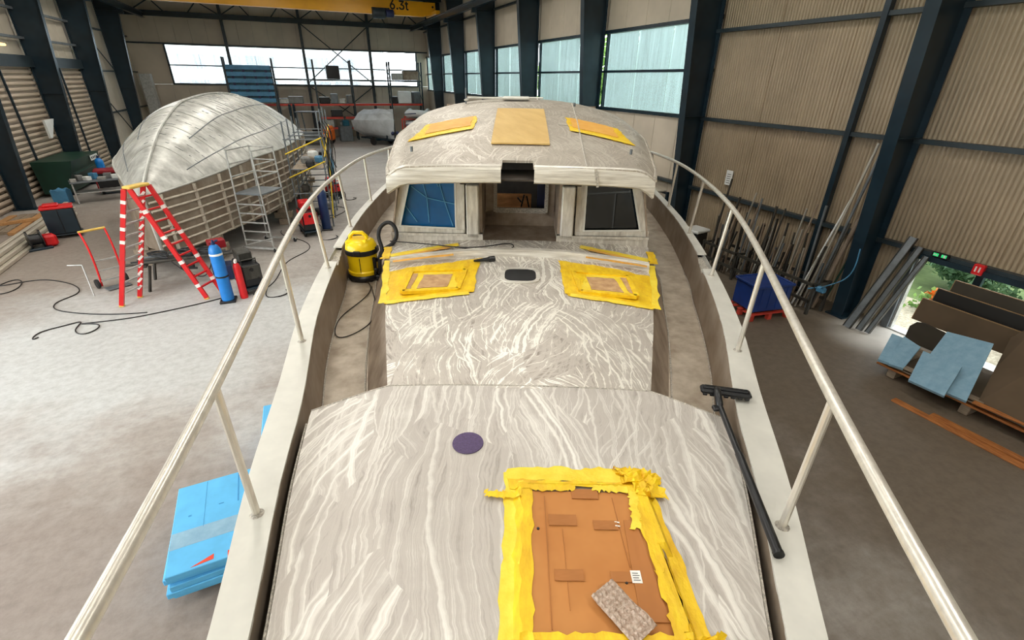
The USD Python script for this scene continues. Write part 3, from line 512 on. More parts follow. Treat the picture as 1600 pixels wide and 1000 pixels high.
# ---- wheelhouse
WY, WZ, RZ0 = 6.28, 2.90, 3.70     # windscreen foot, its sill height, underside of the visor
def quad(a, b, c, d, t, dr=(0, 1, 0)): return slab(np.array([[a, b], [d, c]], float), t, dr)
def scr(x, z): return (x, WY + .12 * (z - WZ), z)    # screen leans back slightly
xo, xi_, ph = 1.76, .46, .42
for s in (-1, 1):
    fr = part('window_frame', [beam(scr(s * 1.70, WZ + .02), scr(s * 1.50, RZ0), .10, .09, up=(0, 1, 0)), beam(scr(s * .80, WZ + .02), scr(s * .80, RZ0), .11, .10, up=(0, 1, 0)), beam(scr(s * 1.74, WZ + .06), scr(s * .76, WZ + .03), .10, .12, up=(0, 1, 0)), beam(scr(s * 1.55, RZ0 - .02), scr(s * .74, RZ0 - .02), .08, .09, up=(0, 1, 0))], 'frame_streaked', boat, smooth=False)
    part('window_bead', [beam(V3(*scr(s * 1.625, WZ + .11)) - V3(0, .045, 0), V3(*scr(s * 1.455, RZ0 - .06)) - V3(0, .045, 0), .022, .02, up=(0, 1, 0)), beam(V3(*scr(s * .865, WZ + .1)) - V3(0, .045, 0), V3(*scr(s * .865, RZ0 - .06)) - V3(0, .045, 0), .022, .02, up=(0, 1, 0)), beam(V3(*scr(s * 1.635, WZ + .115)) - V3(0, .05, 0), V3(*scr(s * .855, WZ + .095)) - V3(0, .05, 0), .022, .02, up=(0, 1, 0))], 'pale_cap', fr, smooth=False)
    a, b, c, d = [V3(*scr(*q)) + V3(0, .02, 0) for q in ((s * 1.66, WZ + .09), (s * .83, WZ + .07), (s * .83, RZ0), (s * 1.48, RZ0))]
    if s < 0:
        G = np.array([[a * (1 - u) * (1 - v) + b * u * (1 - v) + c * u * v + d * (1 - u) * v for u in np.linspace(0, 1, 14)] for v in np.linspace(0, 1, 14)])
        G[..., 1] += .02 * (meshkit.noise(G * 6, 3) - .5)
        pn = part('window_pane', slab(G, .006, (0, 1, 0)), 'blue_film', fr, label='blue plastic film stretched over the window', smooth=True)
        folds = [((.25, .95), (.42, .55)), ((.42, .55), (.95, .45)), ((.42, .55), (.5, .1)), ((.6, .9), (.75, .48)), ((.75, .48), (.9, .05)), ((.05, .4), (.3, .1)), ((.5, .95), (.62, .75)), ((.1, .75), (.42, .55))]
        def at(u, v): return a * (1 - u) * (1 - v) + b * u * (1 - v) + c * u * v + d * (1 - u) * v - V3(0, .012, 0)
        part('film_fold', [beam(at(*p), at(*q), .012, .004, up=(0, 1, 0)) for p, q in folds], 'film_fold', pn, smooth=False)
    else: part('window_pane', quad(a, b, c, d, .008), 'dark_glass', fr, label='dark bare glass pane', smooth=False)
    part('pillar', cbox((s * .63, WY - .02, (WZ + RZ0 - .12) / 2), (.17, .16, RZ0 - WZ - .10), .015), 'frame_streaked', boat)
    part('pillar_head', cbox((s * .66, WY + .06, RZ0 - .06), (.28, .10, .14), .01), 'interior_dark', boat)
    part('recess_cheek', box((s * .53, WY + .45, 3.26), (.04, .9, .9)), 'stained_aluminium', boat)
    def wside(y, z): return (s * (np.interp(z, [SDZ, 2.9, 3.85], [1.80, 1.74, 1.56]) + .02 * (y - 6.2)), y, z)
    for y0, y1, z0, z1 in ((6.22, 11.5, SDZ, 3.0), (6.22, 11.5, 3.62, 3.85), (6.22, 6.6, 2.98, 3.64), (8.3, 8.7, 2.98, 3.64), (10.6, 11.5, 2.98, 3.64)): part('wheelhouse_side', slab(np.array([[wside(y, z) for z in np.linspace(z0, z1, 3)] for y in np.linspace(y0, y1, 6)]), .02, (-s, 0, 0)), 'stained_aluminium', boat, smooth=25)
for s in (-1, 1): part('window_sill', [slab(np.array([[(s * x, WY - .07, WZ + .035), (s * x, WY - .09, 2.74)] for x in (.5, 1.1, 1.74)]), .05, (0, 1, 0)), box((s * 1.12, WY + .05, WZ + .02), (1.24, .3, .03))], 'frame_streaked', boat, smooth=False)
part('recess_floor', slab(np.array([[(x, y, z) for x in np.linspace(-.52, .52, 5)] for y, z in ((WY - .12, 2.82), (WY + .3, 2.84), (WY + .62, 2.87))]), .015), 'stained_aluminium', boat, smooth=False)
rb = part('recess_bulkhead', [box((0, WY + .64, 2.9), (1.06, .04, .36)), box((-.43, WY + .64, 3.4), (.14, .04, .8)), box((.44, WY + .64, 3.4), (.12, .04, .8))], 'stained_aluminium', boat, smooth=False)
part('opening_frame', [beam((-.36, WY + .6, 3.1), (.38, WY + .6, 3.1), .05, .07), beam((-.36, WY + .6, 3.08), (-.36, WY + .6, 3.75), .05, .06, up=(0, 1, 0)), beam((.38, WY + .6, 3.08), (.38, WY + .6, 3.75), .05, .06, up=(0, 1, 0))], 'weld', rb, smooth=False)
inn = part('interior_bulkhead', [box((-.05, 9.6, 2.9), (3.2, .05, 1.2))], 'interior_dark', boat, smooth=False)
part('wood_panel', [cbox((-.18, 7.5, 2.95), (.72, .04, .52), .005), cbox((-.2, 7.9, 3.42), (.8, .3, .05), .005), cbox((-.2, 8.2, 3.62), (.9, .3, .06), .005)], 'interior_wood', inn)
part('dark_curtain', box((.36, 7.3, 3.3), (.2, .03, 1.0)), 'navy_plastic', inn)
part('helm_lever', [rod((.02, 7.3, 3.05), (.06, 7.28, 3.24), .012, 6), rod((.14, 7.3, 3.05), (.1, 7.28, 3.22), .012, 6), rod((-.04, 7.28, 3.2), (.02, 7.27, 3.13), .012, 6)], 'black_plastic', inn)
# roof: crowned plate with a deep visor in front, cut open in the middle
ZC = PchipInterpolator([5.7, 5.95, 7, 8.5, 9.8, 11.6], [3.90, 3.93, 4.12, 4.34, 4.46, 4.42])
def RW(y): return np.interp(y, [5.7, 6.2, 8, 10, 11.6], [1.57, 1.70, 1.96, 2.0, 1.9])
def ROOF(x, y): return ZC(y) - np.interp(y, [5.7, 7, 9.8], [.03, .13, .30]) * (np.abs(x) / RW(y)) ** 2.6 - .10 * np.clip((np.abs(x) / RW(y) - .86) / .14, 0, 1) ** 2
roof = part('roof', [slab(np.array([[(u * RW(y), y, ROOF(u * RW(y), y)) for u in np.linspace(-1, 1, 33)] for y in np.linspace(5.97, 11.6, 26)]), .03),
                     slab(np.array([[(x, y, ROOF(x, y)) for x in np.linspace(-1.57 if y < 5.9 else -1.62, -.23, 14)] for y in (5.7, 5.8, 5.975)]), .03), slab(np.array([[(x, y, ROOF(x, y)) for x in np.linspace(.14, 1.57 if y < 5.9 else 1.62, 14)] for y in (5.7, 5.8, 5.975)]), .03)], 'ground_aluminium_soft', boat, smooth=30)
for x0, x1, sl in ((-1.60, -.24, .04), (.15, 1.58, -.07)):
    xs = np.linspace(x0, x1, 18)
    G = np.array([[(x + (sl if abs(x) < .3 else 0) * 0, 5.72 - o, ROOF(x, 5.72) + .012 - h - .02 * (x / 1.6) ** 2 * (h > 0)) for x in xs] for o, h in ((-.02, 0), (.02, .015), (.05, .10), (.04, .19), (-.03, .215))])
    part('visor', slab(G, .02, (0, 1, 0)), 'streaked_aluminium', boat, smooth=30)
part('visor_joint', beam((.86, 5.665, 3.90), (.90, 5.66, 3.69), .03, .012, up=(0, 1, 0)), 'weld', boat)
part('roof_edge', [tube([(s * (RW(y) + .0), y, ROOF(s * RW(y), y) - .012) for y in np.linspace(5.72, 11.5, 30)], .028, 8) for s in (-1, 1)], 'ground_aluminium_soft', boat)
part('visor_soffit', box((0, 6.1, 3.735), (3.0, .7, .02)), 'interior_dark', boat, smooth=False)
part('roof_seam', tube([(.78 + .04 * (y - 6), y, ROOF(.8, y) + .008) for y in np.linspace(5.75, 9.6, 20)], .012, 6), 'weld', boat)
part('roof_seam', tube([(x, 7.6, ROOF(x, 7.6) + .004) for x in np.linspace(.55, .8, 6)], .01, 6), 'weld', boat)
part('roof_hatch_rail', [cbox((-.45, 9.55, 4.50), (1.1, .06, .035), .01), cbox((-1.0, 9.4, 4.47), (.05, .4, .03), .01), cbox((.1, 9.62, 4.51), (.6, .05, .03), .01), cbox((-.1, 9.75, 4.50), (.5, .4, .05), .015)], 'pale_cap', boat)
for m_ in ([rod((-1.02, 9.5, 4.4), (-1.02, 9.5, 4.66), .012, 8)] + [rod((x, y, ROOF(x, y) - .01), (x, y, ROOF(x, y) + .06), .018, 8) for x, y in ((-1.42, 6.4), (1.42, 6.45), (.95, 9.3))]): part('roof_stub', m_, 'grey_steel', boat)
part('rub_bracket', [rod((1.72, 8.0, 3.9), (1.95, 8.0, 3.7), .03, 6), rod((1.80, 7.95, 3.9), (1.80, 7.95, 4.05), .02, 6)], 'interior_dark', boat)
part('transom', box((0, 14.95, 1.9), (5.4, .04, 1.8)), 'hull_aluminium', boat)
part('aft_deck', box((0, 13.2, 2.38), (5.3, 3.4, .03)), 'deck_aluminium', boat)
part('aft_bulkhead', [box((sx * 1.2, 11.5, 3.3), (.9, .04, 2.0)) for sx in (-1, 1)], 'stained_aluminium', boat)
# what carries it: timber keel blocks and steel props under the hull
for y in (0.6, 5, 9.5, 13.5):
    t = thing('keel_block', 'stack of timber blocks under the keel of the middle boat', 'block', bw((0, y, 0)), -BYAW, 'keel blocks under the middle boat')
    zk = .80 + (.03 if y < 1 else 0)
    for k in range(4): part('timber', cbox((0, 0, zk * (k + .5) / 4), (.9 if k % 2 else .35, .35 if k % 2 else .9, zk / 4 - .004), .01), 'timber_grey', t)

# ---- masked hatches and what lies on the deck (boat-frame coordinates placed in the world)
def patch(q, zf, t=.004, n=(10, 10), rag=.0, seed=1, lift=.003):
    """ragged-edged thin sheet over quad q (4 xy corners, counter-clockwise), draped on zf"""
    q = np.array(q, float); g = np.random.default_rng(seed); U = np.linspace(0, 1, n[0]); Vv = np.linspace(0, 1, n[1]); G = np.zeros((n[1], n[0], 3))
    for j, v in enumerate(Vv):
        for i, u in enumerate(U):
            p = q[0] * (1 - u) * (1 - v) + q[1] * u * (1 - v) + q[2] * u * v + q[3] * (1 - u) * v
            if rag and (i in (0, n[0] - 1) or j in (0, n[1] - 1)): p = p + g.normal(size=2) * rag
            G[j, i] = (*p, float(zf(p[0], p[1])) + lift + g.random() * .0015)
    return slab(G, t)
def strip(a, b, w, zf, lift=.004, rag=.004, seed=1, n=12, t=.0015):
    a, b = np.array(a, float), np.array(b, float); d = (b - a) / np.linalg.norm(b - a); s = V3(-d[1], d[0], 0)[:2] * w / 2
    return patch([a - s, b - s, b + s, a + s], zf, t, (n, 4), rag, seed, lift)
def onboat(name, label, cat_, group=None): return thing(name, label, cat_, BO, -BYAW, group)
# big fore hatch
fh = onboat('deck_hatch', 'big foredeck hatch sealed with cardboard and a broad frame of yellow tape', 'hatch')
zf = lambda x, y: DZ(x, y)
zh = lambda x, y: DZ(.35, 1.5) + .028
part('coaming', [cbox((.345, 1.49, zh(0, 0) - .022), (.70, .82, .04), .012)], 'stained_aluminium', fh)
cb = part('cardboard', slab(np.array([[(x, y, zh(0, 0) + .002 + .003 * math.sin(x * 30) * .4) for x in np.linspace(.055, .635, 12)] for y in np.linspace(1.10, 1.84, 12)]), .006), 'cardboard', fh, smooth=True)
zc = lambda x, y: zh(0, 0) + .005
part('flap', [patch([(.28, 1.79), (.42, 1.79), (.42, 1.855), (.28, 1.855)], zc), patch([(.50, 1.16), (.62, 1.16), (.585, 1.66), (.525, 1.66)], zc)], 'cardboard_dark', cb)
for m_ in ([patch([(.15, 1.62), (.29, 1.62), (.29, 1.685), (.15, 1.685)], zc, .001), patch([(.37, 1.60), (.49, 1.60), (.49, 1.655), (.37, 1.655)], zc, .001), patch([(.16, 1.33), (.29, 1.33), (.29, 1.385), (.16, 1.385)], zc, .001), patch([(.41, 1.33), (.52, 1.33), (.52, 1.38), (.41, 1.38)], zc, .001)]): part('parcel_tape', m_, 'cardboard_dark', cb)
part('crease', [beam((.135, 1.12, zc(0, 0) + .002), (.135, 1.80, zc(0, 0) + .002), .004, .003), beam((.505, 1.40, zc(0, 0) + .002), (.492, 1.8, zc(0, 0) + .002), .004, .003), beam((.215, 1.2, zc(0, 0) + .002), (.215, 1.6, zc(0, 0) + .002), .002, .003)], 'cardboard_dark', cb)
part('hole', [lathe([(0, .002), (.007, .001), (.007, -.004)], 10, (x, y, zc(0, 0) + .002)) for x, y in ((.095, 1.60), (.475, 1.33))], 'black_rubber', cb)
part('delivery_label', patch([(.50, 1.325), (.545, 1.325), (.545, 1.385), (.50, 1.385)], zc, .001, lift=.005), 'paper', cb)
part('label_print', [beam((.507, 1.338 + .011 * k, zc(0, 0) + .007), (.538 - .005 * (k % 2), 1.338 + .011 * k, zc(0, 0) + .007), .0035, .001) for k in range(4)], 'grey_box', cb)
part('double_mark', [beam((.478, 1.625 + .022 * k, zc(0, 0) + .003), (.502, 1.622 + .022 * k, zc(0, 0) + .003), .007, .002) for k in range(2)], 'paper', cb)
hi = lambda x, y: max(float(DZ(x, y)), zh(0, 0) + .001 if (-.01 < x < .70 and 1.075 < y < 1.905) else 0)
for k, (a, b, w_) in enumerate([((-.03, .78), (-.03, 1.99), .10), ((.015, .80), (.03, 1.98), .08), ((.03, .8), (.035, 1.9), .05), ((-.07, 1.975), (.74, 1.995), .10), ((-.05, 1.90), (.70, 1.905), .07), ((.0, 1.865), (.30, 1.855), .035), ((.40, 1.86), (.66, 1.855), .04), ((.62, 1.98), (.70, .82), .09), ((.69, 1.9), (.76, .85), .09), ((.61, 1.84), (.575, 1.60), .045), ((.63, 1.4), (.655, .9), .05), ((0, 1.06), (.72, 1.07), .085), ((-.02, .98), (.78, .99), .10), ((-.18, 1.82), (.02, 1.815), .045)]):
    part('tape_strip', strip(a, b, w_, hi, .004 + .0012 * k, .006, k + 3, 24), 'masking_tape' if k % 3 else 'masking_tape_pale', fh)
g = np.random.default_rng(5)
for m_ in ([patch([(x, y), (x + w_, y + g.normal() * .02), (x + w_ * .9, y + h_), (x - .01, y + h_ * .9)], lambda a, b: hi(a, b) + .02 * g.random(), .002, (6, 6), .012, 60 + k, .012) for k, (x, y, w_, h_) in enumerate([(.58, 1.92, .17, .12), (.66, 1.86, .14, .12), (.70, 1.93, .09, .09), (.62, 1.80, .10, .12), (.55, 1.99, .1, .05), (.70, 1.05, .14, .10), (.68, .92, .2, .12), (.60, 1.0, .16, .10), (.78, .95, .1, .12)])]): part('crumpled_tape', m_, 'masking_tape', fh, smooth=20)
pn_ = part('printed_note', patch([(.30, .93), (.47, .93), (.46, 1.045), (.31, 1.045)], hi, .001, lift=.035), 'paper', fh)
single_bw = lambda name, m, mat, label, c, **k: single(name, mv(m, BO, rz=-BYAW), mat, label, c, **k)
bub = np.array([[(x, y, 0) for x in np.linspace(-.065, .065, 12)] for y in np.linspace(-.12, .12, 20)]); bub[..., 2] = .022 * meshkit.noise(bub * 14, 4) + .012 * np.abs(np.sin(bub[..., 0] * 150) * np.sin(bub[..., 1] * 150))
single_bw('bubble_wrap', mv(slab(bub, .004), (.43, 1.19, zh(0, 0) + .022), rz=38), 'bubble_wrap', 'crumpled strip of clear bubble wrap lying on the cardboard hatch cover', 'bubble wrap', smooth=False)
single_bw('sanding_disc', lathe([(.0, .006), (.094, .006), (.095, .003), (.095, 0), (0, 0)], 40, (-.313, 2.23, float(DZ(.31, 2.23)) + .002)), 'purple_disc', 'round purple sanding disc lying on the foredeck', 'sanding disc')
# two taped trunk hatches
for s, lab in ((-1, 'left trunk hatch masked in yellow tape, beside the vacuum cleaner'), (1, 'right trunk hatch masked in yellow tape, below the dark window')):
    h = onboat('trunk_hatch', lab, 'hatch'); c = [(-1.32, 4.22), (-.60, 4.28), (-.50, 4.5), (-.52, 5.30), (-1.50, 5.24)] ; zz = lambda x, y: DZ(x, y)
    part('tape_field', patch([(s * 1.345, 4.23), (s * .50, 4.42), (s * .47, 5.46), (s * 1.51, 5.12)], zz, .003, (16, 12), .012, 8 + s, .006), 'masking_tape', h)
    part('tape_strip', [strip((s * 1.36, 4.24), (s * 1.62, 5.45), .07, zz, .010, .006, 3), ], 'masking_tape_pale', h)
    part('tape_strip', [strip((s * 1.33, 4.26), (s * .52, 4.42), .08, zz, .011, .006, 4)], 'masking_tape_pale', h)
    part('tape_strip', [strip((s * .50, 4.45), (s * .53, 5.4), .07, zz, .012, .006, 5)], 'masking_tape', h)
    part('tape_strip', [strip((s * 1.62, 5.62), (s * .80, 5.98), .12, zz, .012, .008, 6)], 'masking_tape_pale', h)
    part('tape_strip', [strip((s * 1.66, 5.5), (s * 1.72, 5.95), .10, zz, .013, .008, 7)], 'masking_tape', h)
    part('tape_strip', [strip((s * 1.60, 5.5), (s * .9, 5.86), .07, lambda x, y: zz(x, y) + .004, .014, .004, 9)], 'tape_orange', h)
    fr = [(s * 1.20, 4.42), (s * .64, 4.52), (s * .62, 5.08), (s * 1.22, 4.98)]; zt_ = float(DZ(.9, 4.8))
    rise = .035
    part('hatch_frame', [beam((*fr[i], zt_ + .015), (*fr[(i + 1) % 4], zt_ + .015), .05, rise) for i in range(4)], 'masking_tape', h, smooth=False)
    part('hatch_cover', patch(fr, lambda x, y: zt_ + .012, .004, (8, 8)), 'masking_tape_pale', h)
    part('paper_panel', patch([(s * 1.08, 4.52), (s * .76, 4.58), (s * .75, 4.94), (s * 1.06, 4.90)], lambda x, y: zt_ + .017, .003, (6, 6), .004, 3), 'brown_paper', h)
    part('paper_strip', patch([(s * 1.19, 4.5), (s * 1.14, 4.51), (s * 1.13, 4.93), (s * 1.19, 4.93)], lambda x, y: zt_ + .017, .003, (4, 8), .003, 3), 'brown_paper', h)
    part('ledge_tape', [strip((s * 1.5, 5.25), (s * .8, 5.42), .06, lambda x, y: zz(x, y) + .07, .0, .004, 11)], 'tape_orange', h)
# roof: plywood sheet over the skylight, two taped roof lights
px = lambda y: ROOF(0, y) + .012
single_bw('plywood_sheet', slab(np.array([[(x, y, float(ROOF(x, y)) + .030) for x in np.linspace(-.40, .37, 8)] for y in np.linspace(6.55, 8.6, 10)]), .018), 'plywood', 'yellow plywood sheet lying over the opening in the boat roof', 'plywood sheet')
for s, lab in ((-1, 'taped over roof light on the left half of the boat roof'), (1, 'taped over roof light on the right half of the boat roof')):
    h = onboat('roof_light', lab, 'roof light'); q = [(s * 1.56, 6.85), (s * .70, 7.3), (s * .70, 8.1), (s * 1.46, 7.75)]
    part('tape_field', patch(q, lambda x, y: ROOF(x, y), .004, (14, 10), .012, 20 + s, .010), 'masking_tape', h)
    q2 = [(s * 1.38, 7.15), (s * .76, 7.45), (s * .76, 8.06), (s * 1.38, 7.74)]
    part('paper_panel', patch(q2, lambda x, y: ROOF(x, y), .003, (10, 8), .006, 22 + s, .016), 'tape_orange', h)
    part('tape_strip', strip((s * 1.52, 6.9), (s * .72, 7.3), .08, lambda x, y: ROOF(x, y), .018, .006, 5), 'masking_tape_pale', h)
# ---- vacuum cleaner standing on the left side deck
vac = thing('vacuum_cleaner', 'yellow and black wet and dry vacuum cleaner standing on the left side deck', 'vacuum cleaner', bw((-2.1, 5.98, SDZ + .012)), -BYAW)
part('base', [lathe([(0, .0), (.20, .0), (.215, .02), (.215, .05), (.195, .075), (0, .075)], 28)] + [lathe([(0, -.01), (.03, -.01), (.03, .03), (0, .03)], 12, (.17 * math.cos(a), .17 * math.sin(a), 0)) for a in (.8, 2.4, 3.9, 5.5)], 'black_plastic', vac)
part('tank', [lathe([(.19, .06), (.205, .09), (.205, .12), (.19, .135), (.195, .34), (.198, .36), (0, .36)], 32)], 'vacuum_yellow', vac)
part('tank_seam', [box((.02, -.196, .22), (.006, .008, .22))], 'black_plastic', vac)
part('collar', lathe([(.19, .345), (.212, .355), (.212, .41), (.195, .425), (.0, .425)], 32), 'black_plastic', vac)
part('motor_head', [lathe([(.205, .415), (.20, .46), (.175, .51), (.12, .545), (0, .55)], 32), cbox((-.02, -.02, .50), (.30, .22, .1), .03)], 'vacuum_yellow', vac)
part('handle', tube([(-.13, -.02, .50), (-.12, -.02, .58), (-.07, -.02, .625), (.04, -.02, .625), (.09, -.02, .58), (.10, -.02, .50)], .026, 10), 'vacuum_yellow', vac)
part('latch', cbox((.0, -.21, .40), (.09, .03, .06), .008), 'black_plastic', vac); part('latch', cbox((.205, 0, .40), (.03, .1, .08), .008), 'black_plastic', vac)
part('hose', tube(smoothpath([(.20, -.02, .26), (.27, -.05, .30), (.28, -.02, .42), (.23, .06, .55), (.27, .12, .68), (.37, .14, .72), (.45, .12, .64), (.45, .09, .52), (.37, .06, .43), (.28, .0, .38), (.25, -.08, .25), (.24, -.12, .1)], 8), .026, 10), 'black_rubber', vac)
part('inlet', [lathe([(0, 0), (.035, 0), (.035, .05), (0, .05)], 14, (.2, -.02, .24))], 'black_plastic', vac)
part('accessory', [rod((.19, -.12, .05), (.19, -.12, .32), .022, 10), cbox((.21, -.15, .16), (.05, .04, .05), .01), cbox((.23, -.16, .06), (.06, .05, .06), .01)], 'black_plastic', vac)
def bcable(pts, r, m=8): return tube([bw(p) for p in smoothpath(pts, m)], r, 6)
single('power_cord', bcable([(-2.02, 5.78, SDZ + .03), (-1.9, 5.3, SDZ + .015), (-1.98, 4.95, SDZ + .012), (-2.0, 4.55, SDZ + .012), (-1.86, 4.28, SDZ + .012), (-1.70, 4.45, SDZ + .012), (-1.64, 4.8, SDZ + .03), (-1.75, 5.2, SDZ + .03), (-1.9, 5.6, SDZ + .03)], .006), 'cable', 'thin black cord looped on the left side deck below the vacuum cleaner', 'cord')
single('extension_lead', bcable([(-1.72, 6.02, 2.87), (-1.3, 5.96, 2.865), (-.9, 5.83, 2.875), (-.55, 5.72, 2.88), (-.25, 5.74, 2.88), (-.08, 5.86, 2.875), (-.12, 6.0, 2.872), (-.3, 5.94, 2.874), (-.6, 5.80, 2.88), (-1.0, 5.84, 2.88)], .007), 'cable', 'thin black lead lying along the foot of the windscreen', 'cord')
cz = float(DZ(.45, 5.1)) + .016
single_bw('crevice_tool', cat([mv(lathe([(0, 0), (.034, 0), (.034, .07), (.026, .08), (.012, .26), (0, .26)], 14), (-.30, 5.38, cz + .02), ry=-90, rz=22)]), 'black_plastic', 'black crevice nozzle lying on the trunk by the left taped hatch', 'nozzle')
fz = float(DZ(1.3, 2.3))
nz = onboat('floor_nozzle', 'black vacuum tube with a wide floor brush resting on the right gunwale', 'vacuum tube')
hd = V3(1.40, 2.76, CAPZ + .05); en = V3(1.225, 1.49, CAPZ + .028); e1 = V3(1.37, 2.62, CAPZ + .04)
part('tube', [tube([e1, e1 + (en - e1) * .40, e1 + (en - e1) * .41, en], [.019, .019, .023, .023], 14), tube([e1 + (en - e1) * .985, e1 + (en - e1) * 1.0], .026, 14)], 'black_plastic', nz)
part('elbow', tube(smoothpath([hd + V3(.02, .03, .0), hd + V3(-.01, -.02, .03), hd + V3(-.03, -.1, .02), e1], 5), .024, 12), 'black_plastic', nz)
part('brush_head', [cbox(hd + V3(.07, .02, -.005), (.34, .085, .04), .014, rz=-12), cbox(hd + V3(.07, .02, .018), (.30, .04, .02), .008, rz=-12)] + [cbox(hd + V3(.07, .02, -.02) + V3(math.cos(math.radians(-12)) * x, math.sin(math.radians(-12)) * x, 0), (.03, .095, .02), .004, rz=-12) for x in np.linspace(-.14, .14, 7)], 'black_plastic', nz)
part('trigger', [cbox(e1 + V3(-.035, -.02, -.005), (.04, .05, .03), .008)], 'black_plastic', nz)

# ================================================================ the other hull: overturned, on blocks, with stiffened topsides and scaffolding
HA = 7.0; hull = thing('overturned_hull', 'overturned bare aluminium boat hull on blocks on the left, topsides still a grid of stiffeners', 'boat hull', (-3.85, 14.2, 0), -HA)
HB = PchipInterpolator([0, .4, 1, 1.6, 2, 3.2, 4.5, 6, 9, 12.3], [.04, .32, .70, 1.0, 1.2, 1.75, 2.15, 2.45, 2.6, 2.4]); HZC = PchipInterpolator([0, 2, 4, 12.3], [2.1, 2.32, 2.5, 2.45]); HZK = PchipInterpolator([0, .5, 1, 2.5, 5, 8, 12.3], [2.14, 2.5, 2.8, 3.5, 4.05, 4.16, 3.95])
def HBOT(u, s): return HZC(s) + (HZK(s) - HZC(s)) * (1 - np.abs(u) ** 1.75)
ss = np.r_[0, .15, .35, .6, np.linspace(1, 12.3, 34)]
for k, sg in enumerate((-1, 1)):
    G = np.array([[(sg * u * HB(s), s, HBOT(u, s)) for u in np.linspace(0, 1, 16)] for s in ss])
    part('bottom_plate', slab(G, .015), 'hull_scuffed', hull, smooth=30)
    G = np.array([[(sg * HB(s), s, HZC(s)), (sg * (HB(s) + .02), s + .1 * (s < .5), .65)] for s in ss])
    part('side_plate', slab(G, .012, (-sg, 0, 0)), 'brown_plate', hull, smooth=30)
    part('chine_bar', tube([(sg * (HB(s) + .01), s, HZC(s)) for s in ss], .03, 6), 'hull_aluminium', hull)
    for u in (.45, .78): part('plate_seam', tube([(sg * u * HB(s), s, HBOT(u, s) + .006) for s in ss[5 if u > .5 else 8:]], .014, 5), 'grey_steel', hull)
    if sg > 0:
        for i, s in enumerate(np.arange(.3, 12.2, .85)):
            part('stiffener', beam((HB(s) + .03, s, HZC(s) - .04), (HB(s) + .05, s + .03, .66), .075, .06, up=(0, 1, 0)), 'frame_aluminium', hull, smooth=False)
        for z in (.68, .92, 1.14, 1.36, 1.58, 1.80, 2.02):
            part('stringer', tube([(HB(s) + .045, s, z + (HZC(s) - 2.3) * .4) for s in ss], .034, 4), 'frame_aluminium', hull, smooth=False)
for s in (1.6, 2.6, 3.6, 4.8, 6.2, 7.6, 9.2, 10.8):
    part('frame_seam', tube([(u * HB(s), s, HBOT(u, s) + .004) for u in np.linspace(-.98, .98, 25)], .012, 5), 'hull_aluminium', hull)
g = np.random.default_rng(21); dm = []
for i in range(230):
    s = 1.8 + .31 * g.integers(0, 30); u = g.uniform(-.3, .75); L = g.uniform(.04, .16)
    dm.append(beam((u * HB(s), s, float(HBOT(abs(u), s)) + .004), ((u + L * .6) * HB(s), s + .03, float(HBOT(abs(u + L * .6), s)) + .004), .035, .006))
part('burn_mark', dm, 'grey_steel', hull, smooth=False, kind='stuff')
part('keel_bar', [tube([(0, s, HZK(s) + .03) for s in ss], .035, 6)], 'hull_aluminium', hull)
part('stem', rod((0, -.02, 2.12), (0, .1, .66), .05, 8), 'hull_aluminium', hull)
part('transom', slab(np.array([[(u * HB(12.3), 12.3, HBOT(u, 12.3)), (u * HB(12.3), 12.32, .66)] for u in []] or [[(u * HB(12.3), 12.3, HBOT(abs(u), 12.3)), (u * HB(12.3), 12.3, .66)] for u in np.linspace(-1, 1, 15)]), .012, (0, 1, 0)), 'hull_aluminium', hull)
part('patch_sheet', slab(np.array([[(x, s, float(HBOT(x / HB(s), s)) + .012) for x in np.linspace(-1.0, -.1, 8)] for s in np.linspace(4.2, 5.3, 6)]), .006), 'white_paint', hull, label='white sheet lying near the keel')
ha = math.radians(HA)
def hw(x, s, z=0): return V3(-3.85 + x * math.cos(ha) + s * math.sin(ha), 14.2 - x * math.sin(ha) + s * math.cos(ha), z)
for s in (1.4, 5, 9, 11.6):
    for sg in (-1, 1):
        t = thing('support_block', 'timber block stack under the edge of the overturned hull', 'block', hw(sg * HB(s) * .96, s), -HA, 'blocks under the overturned hull')
        for k in range(3): part('timber', cbox((0, 0, .108 + .216 * k), (.6 if k % 2 else .3, .3 if k % 2 else .6, .212), .01), 'timber_grey', t)
# rolling work platform by the hull's side
pf = thing('rolling_platform', 'white aluminium rolling platform with guard rails against the overturned hull', 'platform', (-1.58, 15.95, 0), -30)
for x in (-.42, .42):
    for y in (-.3, .75): part('upright', rod((x * 1.05, y, .1), (x * .9, y, 2.95), .024, 8), 'pale_steel', pf)
for k, z in enumerate((.35, .62, .89, 1.16, 1.43)): part('rung', beam((-.43, -.3, z), (.43, -.3, z), .05, .035), 'pale_steel', pf)
for z in (2.2, 2.55, 2.92): part('guard_rail', [rod((-.4, .75, z), (.4, .75, z), .02, 6), rod((.4, -.3, z), (.4, .75, z), .02, 6), rod((-.4, -.3, z), (-.4, .75, z), .02, 6)], 'pale_steel', pf, kind='stuff')
part('deck_plate', cbox((0, .22, 1.72), (.86, 1.05, .05), .01), 'grey_steel', pf)
part('base_bar', [beam((-.55, -.33, .12), (.55, -.33, .12), .06, .06)], 'pale_steel', pf); part('base_bar', [beam((-.55, .78, .12), (.55, .78, .12), .06, .06)], 'pale_steel', pf)
part('diagonal', rod((.5, -.34, .45), (-.4, -.36, .2), .02, 6), 'pale_steel', pf)
for x in (-.5, .5):
    for y in (-.33, .78): part('castor', mv(lathe([(0, -.02), (.07, -.02), (.07, .02), (0, .02)], 14), (x, y, .07), ry=90), 'black_rubber', pf)
